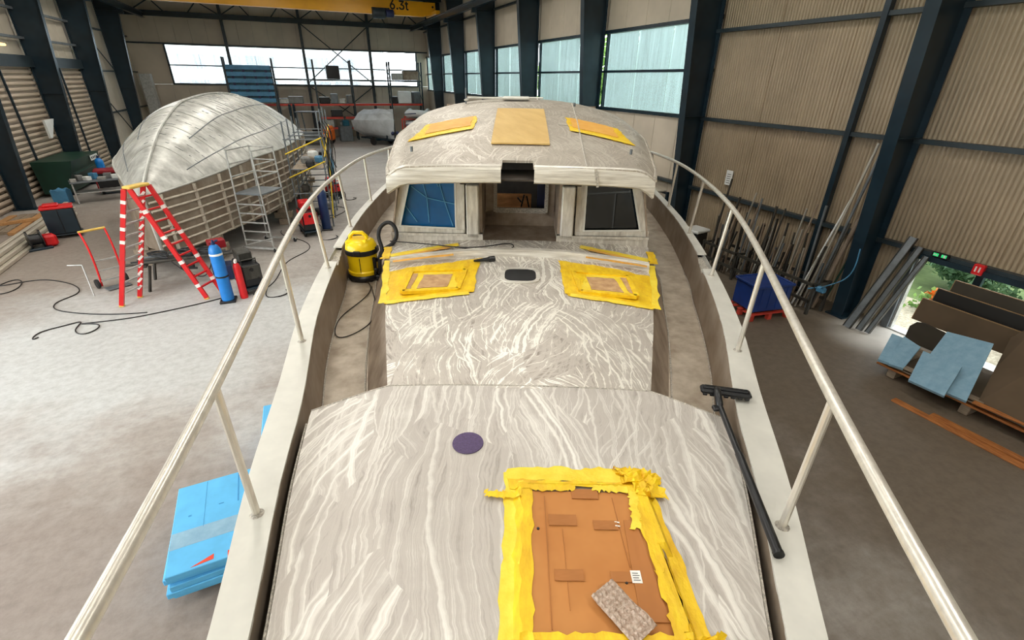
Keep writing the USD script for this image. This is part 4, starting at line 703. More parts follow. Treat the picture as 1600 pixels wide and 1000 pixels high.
# tube scaffold
sc = thing('tube_scaffold', 'grey tube scaffold with yellow braces standing along the overturned hull', 'scaffold', (-.02, 19.5, 0), -7)
for x in (-.35, .75):
    for y in (-1.6, -.4, .8, 2.0): part('upright', rod((x, y, .0), (x, y, 3.5 + .3 * ((x > 0) - .5 * (y > 1))), .024, 8), 'grey_steel', sc)
for z in (.35, 1.15, 1.95, 2.9):
    for x in (-.35, .75): part('ledger', rod((x, -1.7, z), (x, 2.1, z), .02, 6), 'grey_steel', sc)
    for y in (-1.6, -.4, .8, 2.0): part('transom_tube', rod((-.4, y, z + .05), (.8, y, z + .05), .02, 6), 'grey_steel', sc)
for a, b in (((.78, -1.6, .3), (.78, .2, 2.0)), ((.78, .2, 1.9), (.78, -1.6, 2.95)), ((-.4, -1.65, 2.5), (.8, -1.65, 3.0)), ((-.4, -1.65, 1.75), (.8, -1.65, 2.25)), ((.80, -1.6, 2.4), (.80, 2.0, 3.1))): part('brace', rod(a, b, .024, 6), 'yellow_pole', sc, label='yellow brace')
for y in (-1.0, .2, 1.4): part('deck_board', cbox((.2, y, 1.99), (1.0, 1.15, .045), .008), 'timber_grey', sc)
for k, (x, y, z) in enumerate([(.3, -1.4, 2.15), (.1, -.9, 2.2), (.5, -.2, 2.12), (.2, .6, 2.2), (.55, 1.0, 2.15), (.1, 1.5, 2.15), (.4, -.7, .12), (.1, .2, .12), (.5, 1.1, .12), (.0, -1.2, 1.32)]): part('tool_bag', cbox((x, y, z), (.28, .32, .24), .05, rz=20 * k), ['black_rubber', 'grey_box', 'steel_blue', 'white_paint', 'black_plastic', 'brown_plate', 'dark_bar', 'black_rubber', 'grey_box', 'dark_bar'][k], sc)
for k, (y, z) in enumerate([(-1.3, 3.1), (-.9, 3.4), (-.6, 3.2), (-.1, 3.4), (.5, 3.05), (1.1, 3.3), (1.6, 3.2), (2.0, 2.6)]): part('hanging_cable', tube(smoothpath([(.76, y, z), (.9, y + .1, z - .5), (.82, y + .3, z - 1.1), (.9, y + .2, z - 1.7)], 4), .014, 5), 'cable', sc)
part('blue_cloth', slab(np.array([[(.79 + .03 * math.sin(z * 9), y, z) for y in np.linspace(1.0, 1.7, 8)] for z in np.linspace(1.5, 2.3, 6)]), .006, (1, 0, 0)), 'steel_blue', sc)

# ---------------------------------------------------------------- gas bottles and welding sets
def bottle(name, label, loc, r, h, mat, tray=True, group=None, rz=0):
    t = thing(name, label, 'gas cylinder', loc, rz, group); z0 = .05 if tray else 0
    part('bottle', lathe([(0, z0), (r * .96, z0), (r, z0 + .03), (r, h * .80), (r * .92, h * .86), (r * .6, h * .915), (r * .34, h * .93), (0, h * .93)], 24), mat, t)
    part('valve', [lathe([(0, h * .92), (r * .33, h * .92), (r * .33, h * .96), (.02, h * .965), (.02, h), (0, h)], 12), rod((0, 0, h * .975), (.09, 0, h * .975), .014, 6), lathe([(0, -.01), (.035, -.01), (.035, .01), (0, .01)], 12, (.08, 0, h * .99))], 'black_plastic' if mat != 'gas_blue' else 'gas_navy', t)
    if tray: part('tray', [cbox((0, 0, .025), (r * 2.5, r * 2.6, .05), .01)], 'black_plastic', t)
    return t
b1 = bottle('gas_cylinder', 'bright blue gas cylinder on a black tray beside the red striped ladder', (-2.25, 12.0, 0), .135, 1.5, 'gas_blue'); part('collar_label', lathe([(.137, 1.15), (.1372, 1.2)], 24), 'paper', b1)
part('strap', lathe([(.137, .62), (.139, .64), (.137, .66)], 24), 'black_rubber', b1)
bottle('gas_cylinder', 'navy blue gas cylinder on the cart of a red welding set by the scaffold', (.28, 17.5, 0), .15, 1.5, 'gas_navy')
bottle('gas_cylinder', 'slim teal gas cylinder standing farthest along the pale aisle', (.95, 23.3, 0), .13, 1.62, 'gas_teal')
bottle('gas_cylinder', 'blue gas cylinder standing against the left wall near the shutters', (-8.75, 27.9, 0), .16, 1.45, 'gas_blue')
def welder(label, loc, rz, s=1.0, mat='red_paint'):
    t = thing('welding_machine', label, 'welding machine', loc, rz)
    part('body', cbox((0, 0, .46 * s), (.42 * s, .8 * s, .56 * s), .03), 'black_plastic', t)
    part('side_panel', [cbox((q * .215 * s, 0, .52 * s), (.02, .7 * s, .36 * s), .006) for q in (-1, 1)], mat, t, kind='stuff')
    part('front_panel', cbox((0, -.41 * s, .55 * s), (.36 * s, .03, .34 * s), .006), mat, t)
    part('dial', [lathe([(0, 0), (.04 * s, 0), (.035 * s, .03), (0, .03)], 14, (0, 0, 0))], 'paper', t) if False else part('dial', mv(lathe([(0, 0), (.045 * s, 0), (.04 * s, .03), (0, .03)], 14), (0, -.42 * s, .62 * s), rx=90), 'black_print', t)
    part('handle', tube([(-.16 * s, -.3 * s, .74 * s), (-.16 * s, -.34 * s, .86 * s), (.16 * s, -.34 * s, .86 * s), (.16 * s, -.3 * s, .74 * s)], .016, 8), mat, t)
    part('wire_feeder', cbox((0, .12 * s, .86 * s), (.32 * s, .46 * s, .24 * s), .03), mat, t)
    for x in (-.2, .2):
        for y in (-.3, .32): part('wheel', mv(lathe([(0, -.025), (.09 * s, -.025), (.09 * s, .025), (0, .025)], 16), (x * s, y * s, .09 * s), ry=90), 'black_rubber', t)
    part('chassis', cbox((0, 0, .16 * s), (.46 * s, .95 * s, .05), .01), 'dark_steel', t)
    part('torch_hose', tube(smoothpath([(.1 * s, -.42 * s, .4 * s), (.22 * s, -.62 * s, .2 * s), (.1 * s, -.8 * s, .03), (.4 * s, -1.0 * s, .02), (.6 * s, -.7 * s, .02)], 5), .016, 6), 'cable', t)
welder('dark welding set on wheels behind the blue gas cylinder', (-1.80, 12.65, 0), 20, 1.0, 'dark_bar')
welder('red welding set under the scaffold beside the navy gas cylinder', (-.28, 17.2, 0), 10, 1.12)
welder('small red welding set in front of the teal gas cylinder', (.88, 22.5, 0), 30, .9)
fe = thing('fire_extinguisher', 'slim red cylinder standing right beside the blue gas cylinder', 'extinguisher', (-1.92, 12.08, 0)); part('bottle', lathe([(0, 0), (.08, 0), (.085, .03), (.085, .78), (.06, .86), (.03, .89), (0, .89)], 18), 'red_paint', fe); part('head', [cbox((0, 0, .93), (.06, .14, .08), .015)], 'white_tape', fe)

# ---------------------------------------------------------------- red striped step ladder
ld = thing('step_ladder', 'tall red step ladder with white spiral stripes standing before the overturned hull', 'ladder', (0, 0, 0))
ap = [V3(-3.60, 12.42, 2.62), V3(-3.34, 12.80, 2.62)]
feet = {'l': [V3(-4.47, 12.50, .04), V3(-4.22, 12.95, .04)], 'r': [V3(-2.74, 12.30, .04), V3(-2.50, 12.75, .04)]}
for sd in ('l', 'r'):
    for k in (0, 1):
        a, b = feet[sd][k], ap[k] + V3(.05 if sd == 'r' else -.05, 0, 0); part('stile', beam(a, b, .085, .09, up=(0, 1, 0)), 'red_paint', ld, smooth=False)
        d = (b - a) / np.linalg.norm(b - a); L = np.linalg.norm(b - a)
        part('white_stripe', [beam(a + d * q + V3(-.035, -.047, 0), a + d * (q + .10) + V3(.035, -.047, 0), .05, .006, up=(0, 1, 0)) for q in np.arange(.2, L - .15, .19)] if (sd, k) == ('l', 1) else [beam(a + d * q, a + d * (q + .08), .091, .096, up=(0, 1, 0)) for q in (np.arange(1.5, L - .1, .3) if sd == 'l' else np.arange(.3, L - .1, .62))], 'white_tape', ld, smooth=False, kind='stuff')
        part('foot', cbox(a + V3(0, 0, -.015), (.10, .08, .05), .01), 'yellow_grip', ld)
    for q in np.linspace(.1, .92, 9): part('rung', beam(feet[sd][0] * (1 - q) + ap[0] * q, feet[sd][1] * (1 - q) + ap[1] * q, .05, .03), 'red_paint' if sd == 'r' else 'pale_steel', ld, smooth=False)
part('cap', cbox((ap[0] + ap[1]) / 2 + V3(0, 0, .03), (.2, .5, .06), .015, rz=-34), 'yellow_grip', ld)
# hand truck, bent rod, bench of offcuts
ht = thing('hand_truck', 'red hand truck with a pale handle left of the striped ladder', 'hand truck', (-4.97, 14.0, 0), 35)
for x in (-.24, .24): part('rail', tube(smoothpath([(x, .08, .06), (x, .0, .5), (x, -.02, .85), (x * 1.05, .16, 1.42)], 4), .022, 8), 'red_paint', ht)
part('handle', rod((-.27, .16, 1.42), (.27, .16, 1.42), .028, 10), 'yellow_grip', ht)
for z in (.2, .45, .7): part('crossbar', beam((-.24, .03, z), (.24, .03, z), .06, .03), 'pale_steel', ht)
part('toe_plate', cbox((0, -.16, .03), (.5, .28, .02), .005), 'grey_steel', ht)
for x in (-.3, .3): part('wheel', mv(lathe([(0, -.03), (.11, -.03), (.12, 0), (.11, .03), (0, .03)], 16), (x, .14, .12), ry=90), 'black_rubber', ht)
single('bent_rod', tube([(-5.22, 13.35, .02), (-5.27, 13.5, .72), (-5.28, 13.52, .76), (-5.58, 13.6, .76)], .016, 8), 'pale_steel', 'thin pale bent metal rod standing left of the hand truck', 'rod')
tr = thing('welding_trestle', 'low steel trestle heaped with dark pipes behind the striped ladder', 'trestle', (-3.3, 13.75, 0), 4)
for x in (-.75, .75):
    for y in (-.4, .4): part('leg', beam((x * 1.1, y * 1.1, 0), (x * .9, y * .8, .62), .05, .05), 'dark_bar', tr)
    part('cross_bar', beam((x, -.42, .64), (x, .42, .64), .06, .06), 'dark_bar', tr)
for k, y in enumerate((-.34, -.2, -.05, .1, .22, .36)): part('pipe', rod((-1.15 + .1 * k, y, .70 + .0 * k), (1.2 - .12 * k, y + .05, .70), .035 - .003 * (k % 3), 8), ['dark_bar', 'black_rubber', 'dark_bar', 'grey_steel', 'black_plastic', 'dark_bar'][k], tr)
part('cable_heap', [tube(smoothpath([(x0 + .22 * math.cos(a * 1.7 + x0), -.1 + .18 * math.sin(a * 1.3 + x0), .76 + .03 * a % .12) for a in range(9)], 4), .022, 6) for x0 in (-.5, .1, .55)], 'black_rubber', tr, kind='stuff')
part('clamp', [cbox((.1, -.4, .52), (.3, .12, .1), .02), rod((-.05, -.42, .5), (.3, -.44, .46), .03, 8)], 'black_plastic', tr)
part('box', cbox((.8, -.15, .2), (.45, .4, .4), .02), 'navy_plastic', tr)
part('gas_hose', tube(smoothpath([(-.2, -.4, .7), (.1, -.55, .4), (.4, -.5, .25), (.6, -.5, .5), (.7, -.4, .7)], 5), .014, 6), 'cable', tr)
single('tool_case', cbox((-2.55, 14.0, .85), (.4, .28, .22), .02, rz=20), 'dark_red', 'dark red tool case lying on the end of the pipe trestle', 'case')
# ---------------------------------------------------------------- stores along the left wall
tc = thing('tool_cabinet', 'black tool cabinet with a red tray standing by the left columns', 'cabinet', (-7.65, 19.5, 0), 18)
part('body', cbox((0, 0, .53), (.78, .5, .8), .015), 'black_plastic', tc); part('door', cbox((-.2, -.255, .53), (.37, .02, .74), .005), 'dark_steel', tc); part('door', cbox((.19, -.255, .53), (.37, .02, .74), .005), 'dark_steel', tc)
part('tray', [cbox((0, 0, .96), (.82, .54, .07), .015)], 'red_paint', tc); part('red_cover', cbox((-.12, 0, 1.03), (.4, .34, .08), .03), 'red_paint', tc)
for x in (-.33, .33):
    for y in (-.2, .2): part('castor', mv(lathe([(0, -.02), (.065, -.02), (.065, .02), (0, .02)], 14), (x, y, .065), ry=90), 'black_rubber', tc)
part('skid', cbox((0, 0, .11), (.86, .6, .04), .01), 'dark_steel', tc)
rl = thing('hose_reel', 'red and black machine with a round reel on the floor by the tool cabinet', 'reel', (-7.95, 18.2, 0), 30)
part('drum', mv(lathe([(0, -.16), (.27, -.16), (.27, -.13), (.16, -.12), (.16, .12), (.27, .13), (.27, .16), (0, .16)], 24), (0, 0, .29), ry=90), 'black_plastic', rl); part('motor', cbox((.32, .05, .2), (.34, .34, .34), .06), 'red_paint', rl); part('stand', [cbox((0, 0, .03), (.6, .5, .06), .01)], 'dark_steel', rl)
pb = thing('aluminium_profile', 'long pale aluminium profile lying first on the floor beside the left columns', 'profile', (-8.0, 15.6, 0), 3)
part('bar', [cbox((0, 3.5, .06), (.13, 7.0, .10), .012)], 'alu_profile', pb); part('end_cap', cbox((0, -.005, .06), (.135, .02, .105), .004), 'grey_steel', pb)
for k, (x, y, z, r) in enumerate([(-8.22, 15.9, .0, 3), (-8.44, 15.7, .0, 3), (-8.66, 16.1, 0, 3), (-8.11, 16.0, .115, 3.2), (-8.33, 15.8, .115, 3.2), (-8.55, 16.3, .115, 3.2), (-8.22, 16.2, .23, 3.3), (-8.44, 16.5, .23, 3.3)]):
    dup(pb, ['second', 'third', 'fourth', 'upper near', 'upper middle', 'upper far', 'topmost near', 'topmost far'][k] + ' long pale aluminium profile in the pile beside the left columns', (x, y, z), r, 'aluminium profiles on the floor')
data(pb, group='aluminium profiles on the floor')
for k, (px_, z, L, w_, rz, m) in enumerate([((18, 345), .0, 3.2, .22, 18, 'timber'), ((15, 330), .0, 3.0, .2, 22, 'timber_grey'), ((40, 322), 0, 2.6, .24, 16, 'timber_grey'), ((20, 318), 0, 3.4, .2, 14, 'timber'), ((25, 358), .0, 2.0, .18, -60, 'timber')]):
    x_, y_, z_ = (-10.2 + .27 * k, 21.2 + .2 * k, .05) if k < 4 else (-9.35, 21.6, .15); single('timber_plank', cbox((x_, y_, z_), (w_, L, .1), .008, rz=[2, 2, 3, 3, -60][k]), m, ['short yellow plank', 'grey thick plank', 'wide grey board', 'pale long plank', 'small crossways plank'][k] + ' in the lumber heap behind the long profiles', 'plank')
wbn = thing('workbench', 'cluttered steel workbench standing beyond the tool cabinet', 'workbench', (-8.25, 25.2, 0), 20)
part('top', cbox((0, 0, .82), (1.7, .8, .05), .01), 'grey_steel', wbn); part('shelf', cbox((0, 0, .4), (1.6, .7, .03), .01), 'pale_steel', wbn)
for x in (-.78, .78):
    for y in (-.34, .34): part('leg', beam((x, y, 0), (x, y, .8), .05, .05), 'pale_steel', wbn)
for k in range(7):
    x, y = -.7 + .23 * k, (-.2, .15, -.1, .2)[k % 4]; h = (.12, .2, .16, .24)[k % 4]
    single('parts_box', mv(cbox((x, y, .845 + h / 2), (.2, .26, h), .015, rz=15 * k), (-8.25, 25.2, 0), rz=20), ['pale_steel', 'grey_box', 'white_paint', 'steel_blue'][k % 4], ['flat pale', 'tall grey', 'low white', 'high blue', 'second flat pale', 'second tall grey', 'last low white'][k] + ' box among the clutter on the left workbench', 'box')
single('blue_rag_pile', slab(np.array([[(-9.65 + .5 * u, 24.6 + .5 * v, .5 + .12 * meshkit.noise(V3(u * 4, v * 4, 0), 2)) for u in np.linspace(0, 1, 12)] for v in np.linspace(0, 1, 12)]), .5), 'steel_blue', 'blue and grey folded sheet heap at the near end of the workbench', 'sheet')
cp = thing('compressor', 'red framed compressor with a dark front standing beyond the workbench', 'compressor', (-8.15, 26.75, 0), 12)
part('body', cbox((0, 0, .55), (1.0, .6, .72), .03), 'black_plastic', cp); part('hood', cbox((0, 0, .96), (1.1, .7, .16), .04), 'dark_red', cp); part('grille', cbox((0, -.31, .62), (.5, .02, .1), .004), 'pale_steel', cp)
for x in (-.53, .53): part('frame', tube([(x, -.33, .12), (x, -.33, .95), (x, .33, .95), (x, .33, .12)], .03, 6), 'dark_red', cp)
for x in (-.42, .42): part('wheel', mv(lathe([(0, -.04), (.13, -.04), (.13, .04), (0, .04)], 16), (x, -.25, .13), ry=90), 'black_rubber', cp)
part('skid', cbox((0, 0, .17), (1.1, .66, .05), .01), 'dark_steel', cp)
gc = thing('green_skip', 'dark green steel skip with a white plate standing against the left shutter', 'skip', (-9.95, 28.0, 0), 0)
part('body', [mv(trimesh.creation.extrude_polygon(Polygon([(-.55, .15), (.35, .15), (.75, 1.45), (-.62, 1.45)]), 3.4, engine='earcut'), (0, 1.7, 0), rx=90)], 'green_paint', gc, smooth=False)
for q in (.55, .95): part('rib', box((.60 + (q - .55) * .3, 0, q), (.06, 3.4, .06)), 'green_paint', gc, smooth=False)
part('skid', [box((0, y, .075), (.9, .12, .15)) for y in (-1.3, 1.3)], 'dark_steel', gc, smooth=False, kind='stuff'); part('plate', cbox((.76, .9, 1.28), (.02, .9, .22), .004), 'white_paint', gc); part('plate_marks', [box((.772, .6 + .2 * k, 1.28), (.006, .1, .1)) for k in range(4)], 'black_print', gc, smooth=False, kind='stuff')
single('white_bag', slab(np.array([[(XL + .35, 28.6 + (1 - .8 * v) * u, 2.9 - .75 * v) for u in np.linspace(0, 1, 5)] for v in np.linspace(0, 1, 5)]), .08, (1, 0, 0)), 'white_paint', 'white triangular sheet hanging on the left shutter', 'sheet')
sl = thing('wall_lamp', 'small warm lamp glowing on the left wall above the shutter', 'lamp', (XL + .5, 27.0, 5.75)); part('housing', cbox((-.15, 0, 0), (.3, .3, .2), .02), 'dark_steel', sl); part('tube', cbox((.06, 0, -.02), (.12, .9, .1), .03), 'small_lamp_glow', sl)
# cables on the floor
def fcable(pts, r=.012): return tube(smoothpath([fl(x, y, .014) for x, y in pts], 8), r, 6)
single('floor_cable', fcable([(-20, 452), (12, 457), (32, 446), (20, 438), (0, 446), (40, 440), (90, 439), (120, 448), (118, 460), (90, 472), (84, 480), (110, 488), (170, 491), (230, 488)]), 'cable', 'black cable looping across the floor at the left edge', 'cable')
single('floor_cable', fcable([(60, 527), (52, 530), (55, 524), (100, 509), (125, 503), (118, 515), (135, 521), (155, 508), (128, 506), (180, 500), (240, 490), (330, 470), (345, 466)]), 'cable', 'black cable knotted on the bare floor in front of the striped ladder', 'cable')
single('floor_cable', fcable([(396, 460), (430, 438), (455, 405), (482, 390), (470, 375), (445, 368), (440, 360)]), 'cable', 'black cable running over the floor behind the near left railing', 'cable')
single('floor_cable', fcable([(505, 345), (530, 335), (538, 325), (520, 322), (500, 330)]), 'cable', 'coiled black cable on the floor near the teal gas cylinder', 'cable')

# ---------------------------------------------------------------- far end: racks, forklift, small boats, crane
rk = thing('pallet_rack', 'long pallet rack with red beams along the end wall', 'rack', (0, 45.5, 0))
RX_ = [-4.6, -1.3, 1.65, 4.48, 7.57, 10.25]
for x in RX_:
    part('upright', [beam((x, -.5, 0), (x, -.5, 6.0), .11, .09, up=(0, 1, 0))], 'girt_steel', rk, smooth=False); part('upright', [beam((x, .5, 0), (x, .5, 6.0), .11, .09, up=(0, 1, 0))], 'girt_steel', rk, smooth=False)
    part('lattice', [beam((x, -.5, z), (x, .5, z + .8), .04, .04) for z in np.arange(.2, 5, .9)], 'girt_steel', rk, smooth=False, kind='stuff')
for x0, x1 in zip(RX_[1:-1], RX_[2:]):
    for z in ([2.75] if x0 != 1.65 else [2.75, 1.75, .95]):
        part('beam', box(((x0 + x1) / 2, -.5, z), (x1 - x0 - .1, .06, .16)), 'rack_red', rk, smooth=False); part('beam', box(((x0 + x1) / 2, .5, z), (x1 - x0 - .1, .06, .16)), 'rack_red', rk, smooth=False)
        part('shelf_panel', box(((x0 + x1) / 2, 0, z + .06), (x1 - x0 - .1, .94, .03)), 'grey_steel', rk, smooth=False)
    part('beam', box(((x0 + x1) / 2, -.5, 4.55), (x1 - x0 - .1, .05, .08)), 'girt_steel', rk, smooth=False); part('shelf_panel', box(((x0 + x1) / 2, 0, 4.6), (x1 - x0 - .1, .94, .03)), 'grey_steel', rk, smooth=False)
part('beam', box((-2.95, -.5, 2.75), (3.2, .06, .16)), 'rack_red', rk, smooth=False)
g = np.random.default_rng(11); kinds = ['pale', 'dark', 'grey', 'white', 'long', 'squat', 'narrow', 'broad', 'low', 'tall', 'rusty', 'scuffed', 'dented', 'plain', 'flat']
cr = [('grey_box', 0, 2.835, 1.1, .5), ('pale_steel', -.9, 2.835, .7, .35), ('black_plastic', 2.18, 2.835, .8, .45), ('grey_steel', 2.96, 2.835, .55, .7), ('pale_steel', 3.58, 2.835, .5, .3), ('grey_box', 4.14, 2.835, .35, .6), ('white_paint', 8.76, 2.835, 1.1, .9), ('black_plastic', 7.9, 2.835, .5, .5), ('grey_steel', 9.78, 2.835, .6, .9), ('black_plastic', 3.1, 4.625, 1.0, .95), ('pale_steel', 8.25, 4.625, .9, .5), ('brown_plate', 9.4, 4.625, 1.3, .7), ('pale_steel', 2.2, 1.035, .9, .6), ('grey_box', 3.6, 1.035, .9, .4), ('black_plastic', 3.0, 1.835, .9, .5)]
for k, (m, x, z, w_, h) in enumerate(cr):
    t = thing('storage_box', f'{kinds[k]} box on the red pallet rack, ' + ('top level' if z > 4 else 'level of the long red beam' if z > 2 else 'lower shelves'), 'box', (x, 45.5, z), g.uniform(-8, 8)); part('body', cbox((0, 0, h / 2), (w_, .7, h), .03), m, t); part('lid', cbox((0, 0, h + .015), (w_ * .96, .66, .03), .01), 'grey_steel' if k % 2 else 'pale_steel', t)
bs = thing('blue_cage_rack', 'blue slatted storage rack standing before the end windows', 'rack', (-2.9, 44.0, 0), 0)
part('frame', [beam((x, 0, 0), (x, 0, 5.45), .12, .12, up=(0, 1, 0)) for x in (-1.55, 1.5)], 'girt_steel', bs, smooth=False, kind='stuff'); part('back_panel', box((0, .18, 4.2), (3.0, .03, 2.4)), 'gas_teal', bs, smooth=False)
for k in range(6): part('slat', cbox((0, 0, 3.12 + .44 * k), (3.0, .3, .30), .02), 'steel_blue', bs)
for k in range(5): part('slot_row', [box((-1.1 + .75 * j, -.16, 3.34 + .44 * k), (.16, .02, .16)) for j in range(4)], 'navy_plastic', bs, smooth=False, kind='stuff')
fk = thing('forklift', 'orange forklift truck with a grey cab parked near the end wall', 'forklift', (1.25, 42.2, 0), 66)
part('counterweight', [cbox((.35, -.6, .75), (1.1, .7, .9), .12), cbox((.35, -.72, 1.25), (.8, .4, .25), .08)], 'orange_paint', fk); part('chassis', cbox((-.1, .6, .6), (1.1, 1.9, .6), .06), 'grey_steel', fk)
for x in (-.55, .45):
    for y in (-.25, 1.2): part('cab_post', rod((x, y, .8), (x * .85, y + .1, 2.35), .05, 6), 'grey_steel', fk)
part('cab_roof', cbox((-.05, .55, 2.38), (1.1, 1.7, .08), .03), 'grey_steel', fk); part('seat', [cbox((-.05, .15, 1.1), (.5, .5, .2), .05), cbox((-.05, -.1, 1.45), (.5, .14, .6), .05)], 'black_plastic', fk)
part('mast', [beam((x, 1.75, .2), (x, 1.75, 2.9), .12, .14, up=(0, 1, 0)) for x in (-.45, .25)], 'dark_steel', fk, kind='stuff')
for x in (-.3, .85):
    for y in (-.55, 1.3): part('wheel', mv(lathe([(0, -.12), (.3, -.12), (.33, -.06), (.33, .06), (.3, .12), (0, .12)], 18), (x if y < 0 else x - .35, y, .33), ry=90), 'black_rubber', fk)
def small_boat(name, label, loc, rz, L, B, H, z0, mat):
    t = thing(name, label, 'small boat', loc, rz); ss_ = np.linspace(0, 1, 14); hb = lambda s: B / 2 * np.clip(1 - (1 - s * 1.02) ** 3 * (s < 1) * 1.0, .03, 1) ** 1.0
    G = np.array([[(u * hb(s), L * (s - .5), z0 + H * (.62 + .38 * (1 - abs(u) ** 1.5)) + .18 * (1 - s) + .04 * math.sin(s * 17 + u * 3)) for u in (-1, -.55, 0, .55, 1)] for s in ss_[::3]]); part('tarp', slab(G, .03), 'grey_tarp' if mat == 'grey_tarp' else mat, t, smooth=False)
    for sg in (-1, 1):
        G = np.array([[(sg * hb(s), L * (s - .5), z0 + H * .62 + .18 * (1 - s)), (sg * hb(s) * .85, L * (s - .5) + .1 * (1 - s), z0 + H * .25), (0, L * (s - .5) + .15 * (1 - s), z0)] for s in ss_]); part('hull_side', slab(G, .03, (-sg, 0, 0)), mat, t, smooth=30)
    return t
td = small_boat('tarpaulin_boat', 'small boat wrapped in pale grey tarpaulin on a trailer near the racks', (5.75, 41.6, 0), 30, 3.9, 2.2, 2.0, .5, 'grey_tarp')
part('trailer', [box((0, 0, .42), (.9, 3.6, .1)), box((0, -.3, .35), (1.7, .12, .12)), rod((-.2, -1.2, .4), (-.2, -1.2, .75), .06, 6), rod((.2, 1, .4), (.2, 1, .8), .06, 6)], 'dark_steel', td, smooth=False)
for x in (-.85, .85): part('wheel', mv(lathe([(0, -.09), (.28, -.09), (.31, 0), (.28, .09), (0, .09)], 18), (x, -.3, .31), ry=90), 'black_rubber', td)
part('fender', [mv(trimesh.creation.icosphere(2, .14), (x, -2.0, .95)) for x in (-.25, .2)], 'navy_plastic', td, kind='stuff')
def rib(label, loc, rz, L=4.2):
    t = thing('inflatable_boat', label, 'inflatable boat', loc, rz)
    part('tube', tube(smoothpath([(-.75, L / 2, .3), (-.78, 0, .3), (-.7, -L * .3, .33), (-.35, -L * .47, .42), (0, -L * .5, .45), (.35, -L * .47, .42), (.7, -L * .3, .33), (.78, 0, .3), (.75, L / 2, .3)], 5), .24, 12), 'rib_tube', t)
    part('hull', slab(np.array([[(u * .7, y, .1 + .18 * abs(u)) for u in np.linspace(-1, 1, 7)] for y in np.linspace(-L * .42, L * .48, 8)]), .05), 'grey_box', t); part('strake', tube(smoothpath([(-1.0, L / 2, .3), (-1.02, 0, .3), (-.93, -L * .3, .33), (-.45, -L * .53, .42), (0, -L * .56, .45)], 5), .035, 6), 'navy_plastic', t)
    return t
st = thing('boat_stand', 'red and dark two level stand carrying the inflatable boats', 'stand', (9.0, 41.6, 0), -15)
for x in (-1.2, 1.2):
    for y in (-1.3, 1.3): part('post', beam((x, y, 0), (x, y, 1.95), .1, .1), 'rack_red', st, smooth=False)
for z in (1.1, 1.9):
    for y in (-1.3, 1.3): part('cross_beam', box((0, y, z), (2.4, .1, .1)), 'rack_red', st, smooth=False)
rib('white inflatable boat on the upper level of the red stand', (9.0, 41.6, 1.96), -15, 5.0); rib('pale inflatable boat on the lower level of the red stand', (9.0, 41.6, 1.16), -15, 4.4)
for k, (x, y) in enumerate([(6.9, 44.3), (3.4, 44.2)]):
    t = thing('machine_cabinet', ['dark machine standing right of the tarpaulin boat', 'grey green machine standing before the lower red shelves'][k], 'machine', (x, y, 0), 10); part('body', cbox((0, 0, .6), (1.0, .7, 1.2), .05), 'grey_steel', t); part('head', cbox((.1, 0, 1.4), (.5, .5, .5), .08), 'gas_teal', t); part('column', rod((.1, .1, 1.1), (.1, .1, 1.9), .08, 10), 'dark_bar', t)
cn = thing('bridge_crane', 'yellow overhead bridge crane with its rated load painted on the girder', 'crane', (0, 39.6, 0))
gp = [(-9.4, 9.62), (10.3, 9.62), (10.3, 8.95), (9.4, 8.74), (-8.6, 8.74), (-9.4, 8.95)]
part('girder', mv(trimesh.creation.extrude_polygon(Polygon(gp), .5, engine='earcut'), (0, .25, 0), rx=90), 'crane_yellow', cn, smooth=False)
part('load_marking', mv(meshkit.text_mesh('6.3t', .52, .012, bold=True), (7.0, -.25, 9.08), rx=90), 'black_print', cn, smooth=False)
part('end_carriage', cbox((10.15, 0, 8.93), (.3, 3.0, .24), .03), 'crane_yellow', cn); part('end_carriage', cbox((-9.25, 0, 8.93), (.3, 3.0, .24), .03), 'crane_yellow', cn)
part('girder_bolt', [mv(lathe([(0, 0), (.07, 0), (.07, .02), (0, .02)], 10), (10.1, -.25, z), rx=90) for z in (9.0, 9.35)], 'black_print', cn, kind='stuff')
ho = part('hoist', [mv(lathe([(0, -.5), (.3, -.5), (.32, -.45), (.32, .3), (.26, .36), (0, .36)], 20), (6.3, -.5, 8.75), ry=90)], 'girt_steel', cn); part('motor', mv(lathe([(0, 0), (.24, 0), (.24, .5), (.18, .55), (0, .55)], 18), (6.7, -.5, 8.78), ry=90), 'navy_plastic', ho); part('trolley', cbox((6.4, -.2, 9.05), (1.2, .5, .1), .02), 'dark_steel', ho)
part('hook', [rod((6.2, -.5, 8.5), (6.2, -.5, 8.35), .02, 6)], 'dark_bar', ho)

# ================================================================ right side: metal store, boards, blue foam, the open side door
bc = thing('blue_crate', 'dark blue plastic crate on a red pallet beside the right railing', 'crate', (9.25, 7.0, 0), -8)
part('tub', [cbox((0, 0, .50), (.95, .72, .62), .03)], 'crate_blue', bc); part('rim', [cbox((0, s * .36, .80), (1.0, .05, .06), .01) for s in (-1, 1)] + [cbox((s * .48, 0, .80), (.05, .74, .06), .01) for s in (-1, 1)], 'crate_blue', bc, kind='stuff')
pl = part('pallet', [cbox((0, y, .155), (1.1, .1, .022), .004) for y in (-.36, -.18, 0, .18, .36)] + [cbox((x, y, .07), (.1, .1, .14), .004) for x in (-.48, 0, .48) for y in (-.36, 0, .36)], 'rack_red', bc, label='red pallet under the crate', kind='stuff', smooth=False)
for k in range(4): part('side_rib', cbox((-.33 + .22 * k, -.365, .5), (.03, .02, .5), .004), 'crate_blue', bc)
ms = thing('profile_rack', 'dark low rack frame holding upright metal bars along the right wall', 'rack', (10.4, 8.1, 0), 0)
